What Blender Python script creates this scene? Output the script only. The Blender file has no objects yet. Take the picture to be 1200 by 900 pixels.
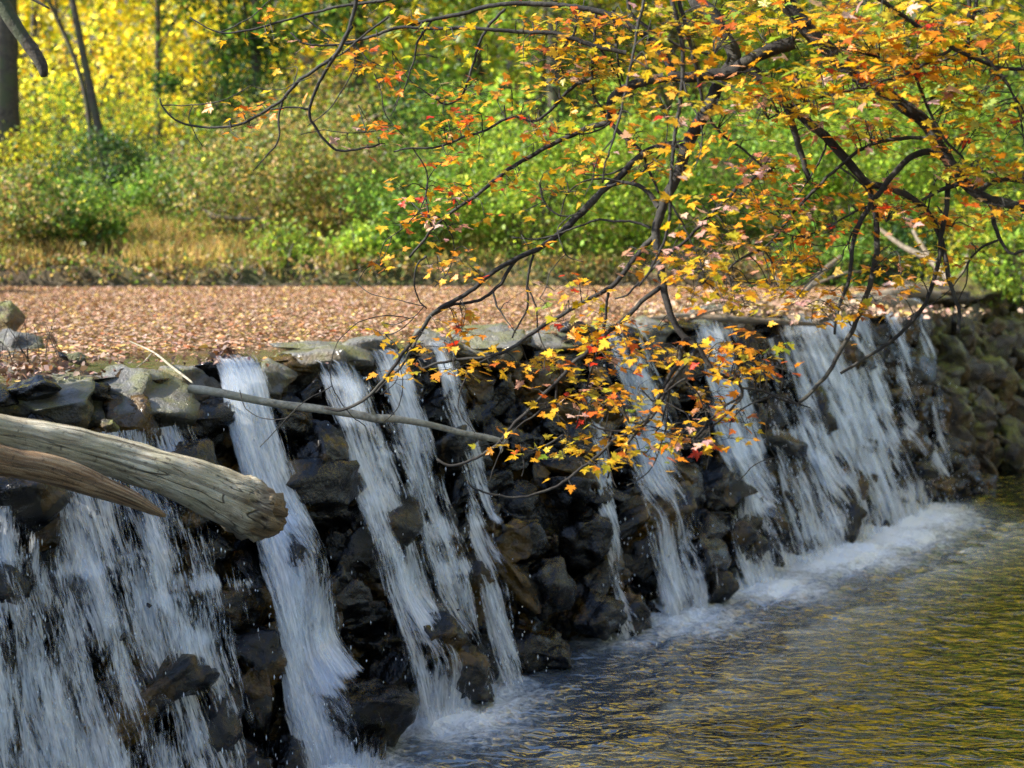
import bpy, bmesh, math, random
import numpy as np
from mathutils import noise as mn, Vector

random.seed(11)
RNG = np.random.default_rng(7)
R = math.radians
scene = bpy.context.scene
COL = scene.collection

# ------------------------------------------------------------------ camera
CZ, F, HOR = 2.75, 1600.0, 270.0
cam_d = bpy.data.cameras.new('camera'); cam = bpy.data.objects.new('camera', cam_d); COL.objects.link(cam)
cam.location = (0, 0, CZ); cam.rotation_euler = (R(90), 0, 0)
cam_d.sensor_width = 36; cam_d.lens = 36 * F / 1200; cam_d.shift_y = -(450 - HOR) / 1200
cam_d.clip_end = 2000; cam_d.clip_start = .05
cam_d.dof.use_dof = True; cam_d.dof.focus_distance = 6.2; cam_d.dof.aperture_fstop = 2.2
scene.camera = cam

def P(x, y, d):
    """world point that stands d metres in front of the camera at picture position x, y"""
    return np.array([(x - 600) / F * d, d, CZ - (y - HOR) / F * d])

# ------------------------------------------------------------------ world and sun
SUN = np.array([-.80, -.16, .57]); SUN /= np.linalg.norm(SUN)
w = bpy.data.worlds.new('World'); scene.world = w; w.use_nodes = True
nt = w.node_tree; bgn = nt.nodes['Background']
sk = nt.nodes.new('ShaderNodeTexSky'); sk.sky_type = 'NISHITA'; sk.sun_disc = False
sk.sun_elevation = math.asin(SUN[2]); sk.sun_rotation = math.atan2(SUN[0], SUN[1])
sk.air_density = 1.0; sk.dust_density = .6; sk.ozone_density = 2.0
nt.links.new(sk.outputs[0], bgn.inputs[0]); bgn.inputs[1].default_value = .14
sl = bpy.data.lights.new('sun', 'SUN'); so = bpy.data.objects.new('sun', sl); COL.objects.link(so)
sl.energy = 4.4; sl.angle = R(.5); sl.color = (1, .93, .80)
so.rotation_euler = Vector(SUN).to_track_quat('Z', 'Y').to_euler()
so.location = (-20, 10, 30)

# ------------------------------------------------------------------ helpers
def tag(o, label=None, cat=None, group=None, kind=None):
    if label: o['label'] = label
    if cat: o['category'] = cat
    if group: o['group'] = group
    if kind: o['kind'] = kind
    return o

def empty(name, loc=(0, 0, 0)):
    o = bpy.data.objects.new(name, None); COL.objects.link(o); o.location = loc
    o.empty_display_size = .1
    return o

def mesh_obj(name, V, faces, mat, parent=None, col=None, uv=None, smooth=False, attrs=None):
    """V (n,3); faces: list of (m,k) int arrays, loops per polygon k"""
    me = bpy.data.meshes.new(name)
    V = np.asarray(V, dtype=np.float32)
    if parent is not None:
        V = V - np.array(parent.location, dtype=np.float32)
        pp = parent.parent
        while pp is not None:
            V = V - np.array(pp.location, dtype=np.float32); pp = pp.parent
    me.vertices.add(len(V)); me.vertices.foreach_set('co', V.ravel())
    loops = np.concatenate([np.asarray(f).ravel() for f in faces]).astype(np.int32)
    tot = np.concatenate([np.full(len(f), np.asarray(f).shape[1]) for f in faces]).astype(np.int32)
    st = np.concatenate([[0], np.cumsum(tot)[:-1]]).astype(np.int32)
    me.loops.add(len(loops)); me.loops.foreach_set('vertex_index', loops)
    me.polygons.add(len(tot)); me.polygons.foreach_set('loop_start', st); me.polygons.foreach_set('loop_total', tot)
    if smooth: me.polygons.foreach_set('use_smooth', np.ones(len(tot), dtype=bool))
    me.update(calc_edges=True)
    if uv is not None:
        l = me.uv_layers.new(name='UVMap'); l.data.foreach_set('uv', np.asarray(uv, np.float32)[loops].ravel())
    if col is not None:
        a = me.color_attributes.new('col', 'FLOAT_COLOR', 'POINT')
        c = np.ones((len(V), 4), np.float32); c[:, :3] = col; a.data.foreach_set('color', c.ravel())
    for k, v in (attrs or {}).items():
        a = me.attributes.new(k, 'FLOAT', 'POINT'); a.data.foreach_set('value', np.asarray(v, np.float32))
    me.materials.append(mat)
    me.validate()
    o = bpy.data.objects.new(name, me); COL.objects.link(o)
    if parent is not None: o.parent = parent
    return o

def sn(p, scale=1.0, seed=0, n=7):
    """smooth pseudo noise in -1..1 for arrays p (...,k)"""
    g = np.random.default_rng(seed + 100); out = 0
    for i in range(n):
        k = g.normal(size=p.shape[-1]) * scale * (1 + .35 * i); out = out + np.sin(p @ k + g.uniform(0, 6.28))
    return out / n * 1.6

def smooth01(a, b, x):
    t = np.clip((x - a) / (b - a), 0, 1); return t * t * (3 - 2 * t)

def spline(pts, step):
    """Catmull-Rom through pts (n,k) resampled at about step"""
    p = np.asarray(pts, float)
    if len(p) < 2: return p
    q = np.vstack([2 * p[0] - p[1], p, 2 * p[-1] - p[-2]]); out = []
    for i in range(1, len(q) - 2):
        a, b, c, d = q[i - 1], q[i], q[i + 1], q[i + 2]
        n = max(2, int(np.linalg.norm((c - b)[:3]) / step))
        t = np.linspace(0, 1, n, endpoint=False)[:, None]
        out.append(.5 * (2 * b + (c - a) * t + (2 * a - 5 * b + 4 * c - d) * t ** 2 + (3 * b - a - 3 * c + d) * t ** 3))
    out.append(p[-1:]); return np.vstack(out)

class Geo:
    def __init__(s): s.V = []; s.F = {}; s.C = []; s.U = []; s.n = 0
    def add(s, V, F, C=None, U=None):
        V = np.asarray(V)
        for f in F:
            f = np.asarray(f); s.F.setdefault(f.shape[1], []).append(f + s.n)
        s.V.append(V); s.n += len(V)
        s.C.append(np.broadcast_to(C if C is not None else (1, 1, 1), (len(V), 3)))
        s.U.append(U if U is not None else np.zeros((len(V), 2)))
    def build(s, name, mat, parent=None, smooth=False, attrs=None):
        return mesh_obj(name, np.vstack(s.V), [np.vstack(f) for f in s.F.values()], mat, parent,
                        np.vstack(s.C), np.vstack(s.U), smooth, attrs)

def tube(g, path, rad, n=8, col=None, rough=0., seed=0, cap=True):
    p = np.asarray(path, float); m = len(p); rad = np.broadcast_to(rad, (m,)).astype(float)
    t = np.gradient(p, axis=0); t /= np.linalg.norm(t, axis=1)[:, None] + 1e-9
    a = np.cross(t[0], (0, 0, 1.)); a = a if np.linalg.norm(a) > .1 else np.cross(t[0], (1., 0, 0)); a /= np.linalg.norm(a)
    A = [a]
    for i in range(1, m):
        a = A[-1] - t[i] * (A[-1] @ t[i]); a /= np.linalg.norm(a) + 1e-9; A.append(a)
    A = np.array(A); B = np.cross(t, A)
    th = np.linspace(0, 2 * math.pi, n, endpoint=False)
    ring = A[:, None] * np.cos(th)[None, :, None] + B[:, None] * np.sin(th)[None, :, None]
    L = np.concatenate([[0], np.cumsum(np.linalg.norm(np.diff(p, axis=0), axis=1))])
    rr = rad[:, None] * np.ones((1, n))
    if rough:
        q = np.stack([np.cos(th)[None] * 2 + 0 * L[:, None], np.sin(th)[None] * 2 + 0 * L[:, None], L[:, None] * 6 + 0 * th[None]], -1)
        rr = rr * (1 + rough * sn(q, 1., seed))
    V = (p[:, None] + ring * rr[..., None]).reshape(-1, 3)
    U = np.stack([np.broadcast_to(th / 6.283, (m, n)), np.broadcast_to(L[:, None], (m, n))], -1).reshape(-1, 2)
    i = np.arange(m - 1)[:, None] * n; j = np.arange(n)[None]; k = (j + 1) % n
    F = np.stack([i + j, i + k, i + n + k, i + n + j], -1).reshape(-1, 4)
    V = np.vstack([V, p[:1], p[-1:]]); U = np.vstack([U, [[0, 0]], [[0, L[-1]]]])
    T = np.vstack([np.stack([np.arange(n), np.full(n, m * n), (np.arange(n) + 1) % n][::-1], -1),
                   np.stack([np.arange(n) + (m - 1) * n, (np.arange(n) + 1) % n + (m - 1) * n, np.full(n, m * n + 1)], -1)])
    g.add(V, [F, T] if cap else [F], col, U)

def leaf_template(kind):
    if kind == 'maple':
        o = [(0, -.04), (.12, .03), (.27, -.04), (.43, -.02), (.31, .10), (.40, .19), (.56, .34), (.38, .33), (.42, .50), (.24, .42), (.15, .46), (.25, .66), (.13, .68), (.10, .82), (0, 1.04)]
        o = o + [(-x, y) for x, y in o[-2:0:-1]]
        V = [(0, .28, -.03)] + [(x, y, .05 * abs(x) * 2 - .12 * (y - .3) ** 2 - .25 * x * x) for x, y in o]
        n = len(o); T = [(0, 1 + i, 1 + (i + 1) % n) for i in range(n)]
        return np.array(V), np.array(T)
    V = np.array([(0, 0, 0), (.26, .3, .09), (.2, .68, .05), (0, 1, -.08), (-.2, .68, .05), (-.26, .3, .09)])
    return V, None

def leaves(g, C, size, nrm, colr, kind='oval', droop=None, squash=1.0):
    """C (n,3) leaf bases, nrm (n,3) blade normals; many separate folded leaf blades"""
    C = np.asarray(C); n = len(C)
    if n == 0: return
    N = nrm / (np.linalg.norm(nrm, axis=1)[:, None] + 1e-9)
    T = RNG.normal(size=(n, 3)) if droop is None else droop + RNG.normal(size=(n, 3)) * .45
    T -= N * (T * N).sum(1)[:, None]; T /= np.linalg.norm(T, axis=1)[:, None] + 1e-9
    B = np.cross(T, N); tv, tt = leaf_template(kind); k = len(tv)
    s = np.broadcast_to(size, (n,))[:, None, None]
    wob = RNG.uniform(.75, 1.15, (n, 1, 1)) * squash; curl = RNG.uniform(-.6, 2.2, (n, 1, 1))
    V = C[:, None] + s * (tv[None, :, 0:1] * wob * B[:, None] + tv[None, :, 1:2] * T[:, None] + tv[None, :, 2:3] * curl * N[:, None])
    base = np.arange(n)[:, None, None] * k
    if tt is not None: F = [(base + tt[None]).reshape(-1, 3)]
    else: F = [(base + np.array([(0, 1, 2, 3), (0, 3, 4, 5)])[None]).reshape(-1, 4)]
    g.add(V.reshape(-1, 3), F, np.repeat(colr, k, axis=0))

def palette(n, items, jit=.18):
    """items: list of (weight, rgb)"""
    wt = np.array([i[0] for i in items], float); c = np.array([i[1] for i in items])
    k = RNG.choice(len(c), n, p=wt / wt.sum())
    return np.clip(c[k] * (1 + RNG.normal(size=(n, 1)) * jit) * (1 + RNG.normal(size=(n, 3)) * jit * .35), 0, 1)

# ------------------------------------------------------------------ materials
class N:
    def __init__(s, name):
        s.m = bpy.data.materials.new(name); s.m.use_nodes = True; s.t = s.m.node_tree
        s.t.nodes.clear(); s.out = s.t.nodes.new('ShaderNodeOutputMaterial')
    def a(s, typ, ins=None, **kw):
        n = s.t.nodes.new('ShaderNode' + typ)
        for k, v in kw.items(): setattr(n, k, v)
        for k, v in (ins or {}).items():
            if isinstance(v, bpy.types.NodeSocket): s.t.links.new(v, n.inputs[k])
            else: n.inputs[k].default_value = v
        return n
    def ramp(s, fac, stops, interp='LINEAR'):
        n = s.a('ValToRGB', {0: fac}); e = n.color_ramp; e.interpolation = interp
        while len(e.elements) < len(stops): e.elements.new(.5)
        for el, (p, c) in zip(e.elements, stops):
            el.position = p; el.color = (*c, 1) if not np.isscalar(c) else (c, c, c, 1)
        return n.outputs[0]
    def mix(s, f, a, b, mode='MIX'):
        n = s.a('Mix', data_type='RGBA', blend_type=mode)
        for i, v in ((0, f), (6, a), (7, b)):
            if isinstance(v, bpy.types.NodeSocket): s.t.links.new(v, n.inputs[i])
            else: n.inputs[i].default_value = v if i == 0 else ((*v, 1) if len(v) == 3 else v)
        return n.outputs[2]
    def math(s, op, a, b=0., c=0., clamp=False):
        n = s.a('Math', {0: a, 1: b, 2: c}, operation=op); n.use_clamp = clamp; return n.outputs[0]
    def noise(s, scale, detail=5, rough=.6, vec=None, dist=0.):
        i = {'Scale': scale, 'Detail': detail, 'Roughness': rough, 'Distortion': dist}
        if vec is not None: i['Vector'] = vec
        return s.a('TexNoise', i).outputs[0]
    def done(s, sh): s.t.links.new(sh, s.out.inputs[0]); return s.m

def mat_leaf(name, trans=.45, rough=.5, boost=1.6, spots=0.):
    n = N(name); c = n.a('Attribute', attribute_name='col').outputs[0]
    if spots:
        co = n.a('TexCoord').outputs['Object']
        f = n.noise(55, 4, .7, co); f = n.math('MULTIPLY', n.ramp(f, [(.60, 0.), (.68, 1.)]), spots)
        c = n.mix(f, c, (.12, .05, .015))
        v = n.noise(20, 3, .6, co); c = n.mix(n.ramp(v, [(.3, .0), (.7, .6)]), c, n.mix(1., c, (1.0, .84, .6), 'MULTIPLY'))
    p = n.a('BsdfPrincipled', {'Base Color': c, 'Roughness': rough, 'Specular IOR Level': .35})
    tc = n.a('Mix', data_type='RGBA', blend_type='MULTIPLY'); tc.inputs[0].default_value = 1
    n.t.links.new(c, tc.inputs[6]); tc.inputs[7].default_value = (boost, boost, boost * .7, 1)
    t = n.a('BsdfTranslucent', {'Color': tc.outputs[2]})
    return n.done(n.a('MixShader', {0: trans, 1: p.outputs[0], 2: t.outputs[0]}).outputs[0])

def mat_bark(name, c1, c2, c3=None, sc=(1, 1, 1), rough=.85, bump=.6, fine=60):
    n = N(name); uv = n.a('TexCoord').outputs['Object']
    a = n.noise(fine, 6, .65, uv); b = n.noise(fine * .14, 3, .5, uv)
    c = n.mix(n.ramp(a, [(.35, 0.), (.65, 1.)]), c1, c2)
    if c3: c = n.mix(n.ramp(b, [(.48, 0.), (.6, 1.)]), c, c3)
    bp = n.a('Bump', {'Height': a, 'Strength': bump, 'Distance': .01})
    return n.done(n.a('BsdfPrincipled', {'Base Color': c, 'Roughness': rough, 'Normal': bp.outputs[0]}).outputs[0])

def mat_wood(name, pale, mid, dark, green=None):
    """weathered wood: grain runs along the tube's UV length"""
    n = N(name); uv = n.a('TexCoord'); mp = n.a('Mapping', {'Vector': uv.outputs['UV'], 'Scale': (9, 2.2, 1)})
    g1 = n.noise(2.2, 8, .62, mp.outputs[0], .6)
    mp2 = n.a('Mapping', {'Vector': uv.outputs['UV'], 'Scale': (34, 2.2, 1)}); g2 = n.noise(2.5, 6, .7, mp2.outputs[0], .3)
    pt = n.noise(7, 5, .6, uv.outputs['Object']); sp = n.noise(38, 5, .7, uv.outputs['Object'])
    c = n.ramp(g1, [(.30, dark), (.46, mid), (.60, pale), (.8, mid)])
    c = n.mix(n.math('MULTIPLY', n.ramp(g2, [(.33, 1.), (.40, 0.)]), .85), c, dark)
    if green: c = n.mix(n.math('MULTIPLY', n.ramp(pt, [(.42, 0.), (.6, 1.)]), .65), c, green)
    c = n.mix(n.math('MULTIPLY', n.ramp(sp, [(.58, 0.), (.66, 1.)]), .7), c, (.07, .05, .035))
    mp3 = n.a('Mapping', {'Vector': uv.outputs['UV'], 'Scale': (7, .9, 1)}); ck = n.noise(1.3, 3, .5, mp3.outputs[0], .9)
    ckm = n.ramp(n.math('ABSOLUTE', n.math('SUBTRACT', ck, .5)), [(.0, 1.), (.014, 0.)]); c = n.mix(n.math('MULTIPLY', ckm, .9), c, (.02, .014, .01))
    c = n.mix(1., c, n.a('Attribute', attribute_name='col').outputs[0], 'MULTIPLY')
    h = n.math('SUBTRACT', n.math('ADD', g1, n.math('MULTIPLY', g2, .9)), n.math('MULTIPLY', ckm, .8))
    bp = n.a('Bump', {'Height': h, 'Strength': .9, 'Distance': .02})
    return n.done(n.a('BsdfPrincipled', {'Base Color': c, 'Roughness': .8, 'Normal': bp.outputs[0]}).outputs[0])

def mat_rock(name, dark, mid, ochre, wet, moss=0., top=None):
    n = N(name); tc = n.a('TexCoord'); gm = n.a('NewGeometry'); oi = n.a('ObjectInfo')
    pos = gm.outputs['Position']
    a = n.noise(5.5, 7, .66, pos); b = n.noise(2.3, 4, .6, pos, .5); f = n.noise(34, 6, .7, pos)
    c = n.ramp(a, [(.33, dark), (.52, mid), (.72, tuple(min(1, k * 1.7) for k in mid))])
    c = n.mix(n.ramp(b, [(.52, 0.), (.60, .85)]), c, ochre)
    c = n.mix(n.ramp(f, [(.3, .55), (.55, 0.)]), c, dark)
    nz = n.a('SeparateXYZ', {0: gm.outputs['Normal']}).outputs[2]
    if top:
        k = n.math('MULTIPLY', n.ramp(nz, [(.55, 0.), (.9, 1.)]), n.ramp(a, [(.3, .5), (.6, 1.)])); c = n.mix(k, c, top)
    if moss:
        ms = n.noise(3.6, 6, .7, pos)
        k = n.math('MULTIPLY', n.ramp(ms, [(.47, 0.), (.58, 1.)]), n.ramp(nz, [(-.0, .3), (.5, 1.)]))
        c = n.mix(n.math('MULTIPLY', k, moss), c, (.13, .135, .014))
    h = n.math('ADD', n.noise(7, 5, .55, pos), n.math('MULTIPLY', f, .12 if wet > .8 else .35))
    bp = n.a('Bump', {'Height': h, 'Strength': 1., 'Distance': .06})
    rr = n.ramp(n.noise(7, 3, .5, pos), [(.35, max(.06, .62 - wet * .56)), (.65, .9 - wet * .62)])
    pr = n.a('BsdfPrincipled', {'Base Color': c, 'Roughness': rr, 'Normal': bp.outputs[0], 'Specular IOR Level': .22 if wet > .8 else .5,
                                'Coat Weight': (.45 if wet > .8 else wet * .8), 'Coat IOR': 1.5 if wet > .8 else 1.5, 'Coat Roughness': .07, 'Coat Normal': bp.outputs[0]})
    return n.done(pr.outputs[0])

M_bg = mat_leaf('leaf_background', .5, .45, 1.8)
M_maple = mat_leaf('leaf_maple', .42, .42, 1.5, .8)
M_litter = mat_leaf('leaf_litter', .12, .6, 1.1)
M_bark = mat_bark('bark_dark', (.006, .005, .005), (.015, .012, .011), (.035, .033, .028), fine=70)
M_bark_far = mat_bark('bark_far', (.03, .024, .018), (.085, .07, .05), (.06, .065, .03), fine=18)
M_bark_moss = mat_bark('bark_moss', (.03, .024, .018), (.075, .06, .045), (.05, .06, .03), fine=55, bump=1.)
M_stick = mat_bark('stick_pale', (.17, .15, .11), (.44, .40, .31), (.26, .24, .17), fine=32, bump=.8)
M_drift = mat_bark('driftwood', (.09, .07, .05), (.24, .20, .15), (.16, .12, .08), fine=22)
M_log = mat_wood('log_wood', (.84, .78, .62), (.56, .47, .33), (.05, .033, .02), (.50, .46, .30))
M_split = mat_wood('log_split_wood', (.62, .45, .28), (.34, .20, .10), (.04, .022, .012))
M_wet = mat_rock('rock_wet', (.001, .001, .0012), (.006, .005, .004), (.10, .055, .009), 1.0)
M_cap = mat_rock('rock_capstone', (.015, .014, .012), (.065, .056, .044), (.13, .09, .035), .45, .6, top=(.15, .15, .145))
M_mossy = mat_rock('rock_mossy', (.005, .004, .003), (.055, .040, .026), (.15, .095, .04), .3, 1.0)

def mat_ground():
    n = N('soil'); pos = n.a('NewGeometry').outputs['Position']
    a = n.noise(3, 8, .7, pos); b = n.noise(.35, 4, .5, pos)
    c = n.ramp(a, [(.3, (.025, .017, .010)), (.5, (.075, .052, .028)), (.7, (.17, .12, .06))])
    c = n.mix(n.ramp(b, [(.45, 0.), (.6, .6)]), c, (.055, .075, .02))
    bp = n.a('Bump', {'Height': a, 'Strength': .8, 'Distance': .1})
    return n.done(n.a('BsdfPrincipled', {'Base Color': c, 'Roughness': .95, 'Normal': bp.outputs[0]}).outputs[0])
M_soil = mat_ground()

def mat_pool():
    n = N('pool_water'); pos = n.a('NewGeometry').outputs['Position']
    fo = n.a('Attribute', attribute_name='foam').outputs['Fac']
    ms = n.a('Mapping', {'Vector': pos, 'Scale': (1, 1, 1)})
    f1 = n.noise(9, 9, .78, ms.outputs[0], 1.2); f2 = n.noise(30, 4, .6, ms.outputs[0], .4)
    x = n.math('ADD', n.math('MULTIPLY', f1, 1.0), n.math('MULTIPLY', f2, .35))
    x = n.math('ADD', x, n.math('MULTIPLY', fo, .72))
    mask = n.ramp(n.math('MULTIPLY', x, .5), [(.46, 0.), (.66, 1.)])
    mask = n.math('MULTIPLY', mask, n.ramp(fo, [(.03, 0.), (.5, 1.)]))
    wv = n.a('Mapping', {'Vector': pos, 'Scale': (4.4, 10.5, 1), 'Rotation': (0, 0, .12)}).outputs[0]
    h = n.math('ADD', n.noise(1., 2, .5, wv, .8), n.math('MULTIPLY', n.noise(2.1, 1, .5, wv, .5), .35))
    bst = n.math('ADD', .60, n.math('MULTIPLY', fo, .4), clamp=True)
    bp = n.a('Bump', {'Height': h, 'Strength': bst, 'Distance': .05})
    wt = n.a('BsdfPrincipled', {'Base Color': n.mix(n.math('MULTIPLY', n.math('SUBTRACT', fo, .05, clamp=True), 2.6, clamp=True), (.005, .005, .002), (.13, .16, .20)), 'Roughness': .02, 'IOR': 1.95, 'Specular IOR Level': .8, 'Normal': bp.outputs[0]})
    bp2 = n.a('Bump', {'Height': f2, 'Strength': .7, 'Distance': .04})
    fm = n.a('BsdfPrincipled', {'Base Color': (.86, .9, .94, 1), 'Roughness': .5, 'Normal': bp2.outputs[0], 'Subsurface Weight': 0.})
    return n.done(n.a('MixShader', {0: mask, 1: wt.outputs[0], 2: fm.outputs[0]}).outputs[0])

def mat_pond():
    n = N('pond_water'); pos = n.a('NewGeometry').outputs['Position']
    h = n.noise(6, 4, .5, pos)
    bp = n.a('Bump', {'Height': h, 'Strength': .12, 'Distance': .03})
    f = n.noise(2.2, 5, .6, pos)
    c = n.ramp(f, [(.35, (.05, .038, .026)), (.65, (.13, .10, .075))])
    return n.done(n.a('BsdfPrincipled', {'Base Color': c, 'Roughness': .08, 'IOR': 1.33, 'Normal': bp.outputs[0]}).outputs[0])

def mat_fall():
    n = N('falling_water'); uv = n.a('TexCoord').outputs['UV']
    de = n.a('Attribute', attribute_name='dens').outputs['Fac']
    m1 = n.a('Mapping', {'Vector': uv, 'Scale': (46, 5.5, 1)}); m2 = n.a('Mapping', {'Vector': uv, 'Scale': (120, 20, 1)})
    m3 = n.a('Mapping', {'Vector': uv, 'Scale': (11, 1.6, 1)})
    a = n.noise(1., 4, .6, m1.outputs[0], .5); b = n.noise(1., 3, .6, m2.outputs[0], .3); c = n.noise(1., 3, .5, m3.outputs[0], .4)
    s = n.math('ADD', n.math('MULTIPLY', a, .5), n.math('ADD', n.math('MULTIPLY', b, .30), n.math('MULTIPLY', c, .42)))
    s = n.math('ADD', s, n.math('MULTIPLY', n.math('SUBTRACT', de, .5), .55))
    al = n.ramp(s, [(.56, 0.), (.67, .48), (.84, 1.)])
    al = n.math('MULTIPLY', al, n.ramp(de, [(.0, 0.), (.22, 1.)]))
    bp = n.a('Bump', {'Height': s, 'Strength': .5, 'Distance': .03})
    col = n.mix(n.ramp(a, [(.4, 0.), (.6, 1.)]), (.70, .80, .95), (.90, .94, 1.))
    d = n.a('BsdfDiffuse', {'Color': col, 'Normal': bp.outputs[0]}); t = n.a('BsdfTranslucent', {'Color': col})
    g = n.a('BsdfGlossy', {'Color': (1, 1, 1, 1), 'Roughness': .25, 'Normal': bp.outputs[0]})
    m = n.a('MixShader', {0: .35, 1: d.outputs[0], 2: t.outputs[0]})
    m = n.a('MixShader', {0: .10, 1: m.outputs[0], 2: g.outputs[0]})
    tr = n.a('BsdfTransparent')
    return n.done(n.a('MixShader', {0: al, 1: tr.outputs[0], 2: m.outputs[0]}).outputs[0])
M_pool, M_pond, M_fall = mat_pool(), mat_pond(), mat_fall()
n_ = N('water_drop'); M_drop = n_.done(n_.a('BsdfPrincipled', {'Base Color': (.8, .86, .93, 1), 'Roughness': .15}).outputs[0])
n_ = N('wet_film')
M_film = n_.done(n_.a('MixShader', {0: .22, 1: n_.a('BsdfTransparent').outputs[0], 2: n_.a('BsdfGlossy', {'Roughness': .1}).outputs[0]}).outputs[0])

# ------------------------------------------------------------------ dam frame of reference
C0 = np.array([-2.2, 7.06]); U2 = np.array([.62, .785]); U2 = U2 / np.linalg.norm(U2); N2 = np.array([U2[1], -U2[0]])
CREST = 2.0
PR_Z = [-.7, 0., .6, 1.2, 1.62, 1.80, 2.0, 2.2]; PR_O = [1.02, .88, .62, .33, .13, .06, .0, .0]
def prof(z): return np.interp(z, PR_Z, PR_O)
def W(s, o, z):
    s, o, z = np.broadcast_arrays(np.asarray(s, float), o, z)
    return np.stack([C0[0] + U2[0] * s + N2[0] * o, C0[1] + U2[1] * s + N2[1] * o, z], -1)
def s_at(px, o):
    k = (px - 600) / F; x0, y0 = C0 + N2 * o; return (k * y0 - x0) / (U2[0] - k * U2[1])

# ------------------------------------------------------------------ terrain
def height(x, y):
    d = (x - C0[0]) * N2[0] + (y - C0[1]) * N2[1]
    q = np.stack([x, y], -1)
    z = 1.5 - 2.2 * smooth01(-.5, -.1, d) + 0 * x
    e = x - (.42 * y + 1.3) + .25 * sn(q, .9, 3)
    rb = -.7 + 2.1 * smooth01(0, 1.6, e) + .08 * np.clip(e, 0, 20)
    z = np.where((e > 0) & (d > 0), np.maximum(z, rb), z)
    nb = -.7 + 1.8 * smooth01(4.3, 2.7, y - .25 * x)
    z = np.where(d > 0, np.maximum(z, nb), z)
    lb = 1.3 + 1.2 * smooth01(0, 1.2, -x - (.375 * y + .75)) + .05 * np.clip(-x - .375 * y - .75, 0, 30)
    lb = np.where((-x - (.375 * y + .75)) > -.0, lb, -9)
    z = np.maximum(z, lb)
    yb = 18.75 + .18 * sn(q[..., :1], 1.1, 5) + .02 * x
    fb = 1.5 + .68 * smooth01(-.05, .3, y - yb) + .22 * np.clip(y - yb, 0, 5) + .06 * np.clip(y - yb - 5, 0, 10) + .25 * np.clip(y - 33, 0, 60) + .12 * sn(q, .6, 9) * smooth01(.2, 2, y - yb)
    z = np.where(y > yb - .1, np.maximum(z, fb), z)
    return z
gx = np.concatenate([-np.geomspace(400, 12, 24), np.arange(-11.6, 14, .25), np.geomspace(14.3, 400, 24)])
gy = np.concatenate([-np.geomspace(300, 3, 16), np.arange(-2.7, 22, .2), np.geomspace(22.3, 500, 60)])
X, Y = np.meshgrid(gx, gy); Z = height(X, Y)
ny, nx = X.shape; idx = np.arange(nx * ny).reshape(ny, nx)
quads = lambda idx: np.stack([idx[:-1, :-1], idx[:-1, 1:], idx[1:, 1:], idx[1:, :-1]], -1).reshape(-1, 4)
tag(mesh_obj('ground', np.stack([X, Y, Z], -1).reshape(-1, 3), [quads(idx)], M_soil, smooth=True), kind='structure')

# ------------------------------------------------------------------ the falls: data first (crest px, foot px, widths, look)
FALLS = [
 # crest px, foot px, width top, width foot, z0 (start), density, layers, label
 (-85, 0, .55, 1.25, 1.5, .52, 4, 'broken white cascade cut off by the left edge below the dark wet rocks'),
 (108, 168, .80, 1.25, 1.72, .47, 5, 'wide lacy cascade falling beneath the thick pale log'),
 (268, 375, .24, .42, 2.02, .72, 4, 'narrow smooth plume pouring just right of the broken log end'),
 (388, 505, .32, .50, 1.95, .57, 4, 'slanting white cascade that makes the nearest foam patch'),
 (447, 540, .34, .42, 1.98, .42, 3, 'thin broken trickle starting under the middle of the pale stick'),
 (512, 585, .24, .26, 2.0, .42, 3, 'twin thread of water ending on a round boulder near the pool'),
 (660, 712, .14, .24, 1.6, .42, 2, 'faint thread of water over black rocks below the hanging yellow leaves'),
 (724, 786, .60, .66, 1.98, .50, 4, 'middle white fall behind the dense cluster of yellow maple leaves'),
 (829, 872, .66, .66, 1.98, .56, 4, 'white fall left of the widest one, crossed by red and orange leaves'),
 (883, 925, .5, .6, 1.75, .31, 3, 'thin veil of water between the two broadest white falls'),
 (956, 1004, 1.75, 2.5, 2.0, .56, 4, 'widest and whitest fall, spreading into a long bank of foam'),
 (1036, 1070, .30, .6, 2.0, .42, 3, 'small fall just right of the widest white one'),
 (1068, 1092, .3, .5, 2.02, .44, 3, 'rightmost thin fall beside the mossy dry stones'),
]
def fp_(fd): return fd[1]
def spine(fd):
    cp, fp, wt, wb, z0, dn, nl, lb = fd
    st, sb = s_at(cp, .05), s_at(fp, .95); return st, sb
FOOT = []
for fd in FALLS:
    st, sb = spine(fd); amt = min(1.25, fd[5] * fd[3] * 2.2) * (1.15 if 480 < fp_(fd) < 520 else 1.)
    FOOT.append((sb, fd[3], amt))

# ------------------------------------------------------------------ pool water
px_, py_ = np.arange(-4.2, 9.5, .032), np.arange(3.2, 20, .032)
X, Y = np.meshgrid(px_, py_); q = np.stack([X, Y], -1)
S_ = (X - C0[0]) * U2[0] + (Y - C0[1]) * U2[1]; O_ = (X - C0[0]) * N2[0] + (Y - C0[1]) * N2[1]
foam = np.zeros_like(X)
for sb, wb, amt in FOOT:
    foam += amt * np.exp(-((S_ - sb) / (wb * .52 + .10)) ** 2 - (np.clip(O_ - .95, 0, 9) / (.30 + .30 * amt)) ** 2)
foam = np.clip(foam * (.82 + .3 * sn(q, 2.6, 61)) + .26 * np.exp(-(np.clip(O_ - .95, 0, 9) / 1.25) ** 1.5) * smooth01(9.8, 8.6, S_), 0, 1.25)
Z = np.zeros_like(X); g_ = np.random.default_rng(5)
for i in range(54):
    wl = .085 * (3.6 ** g_.random()); k = 6.283 / wl; an = g_.normal(-1.4, .6); a = .0036 * wl * g_.uniform(.5, 1.3)
    Z += a * np.sin(k * (X * math.cos(an) + Y * math.sin(an)) + g_.uniform(0, 6.28) + 1.2 * sn(q, .9, i))
near = np.exp(-np.clip(O_ - .9, 0, 9) / 1.6)
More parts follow.
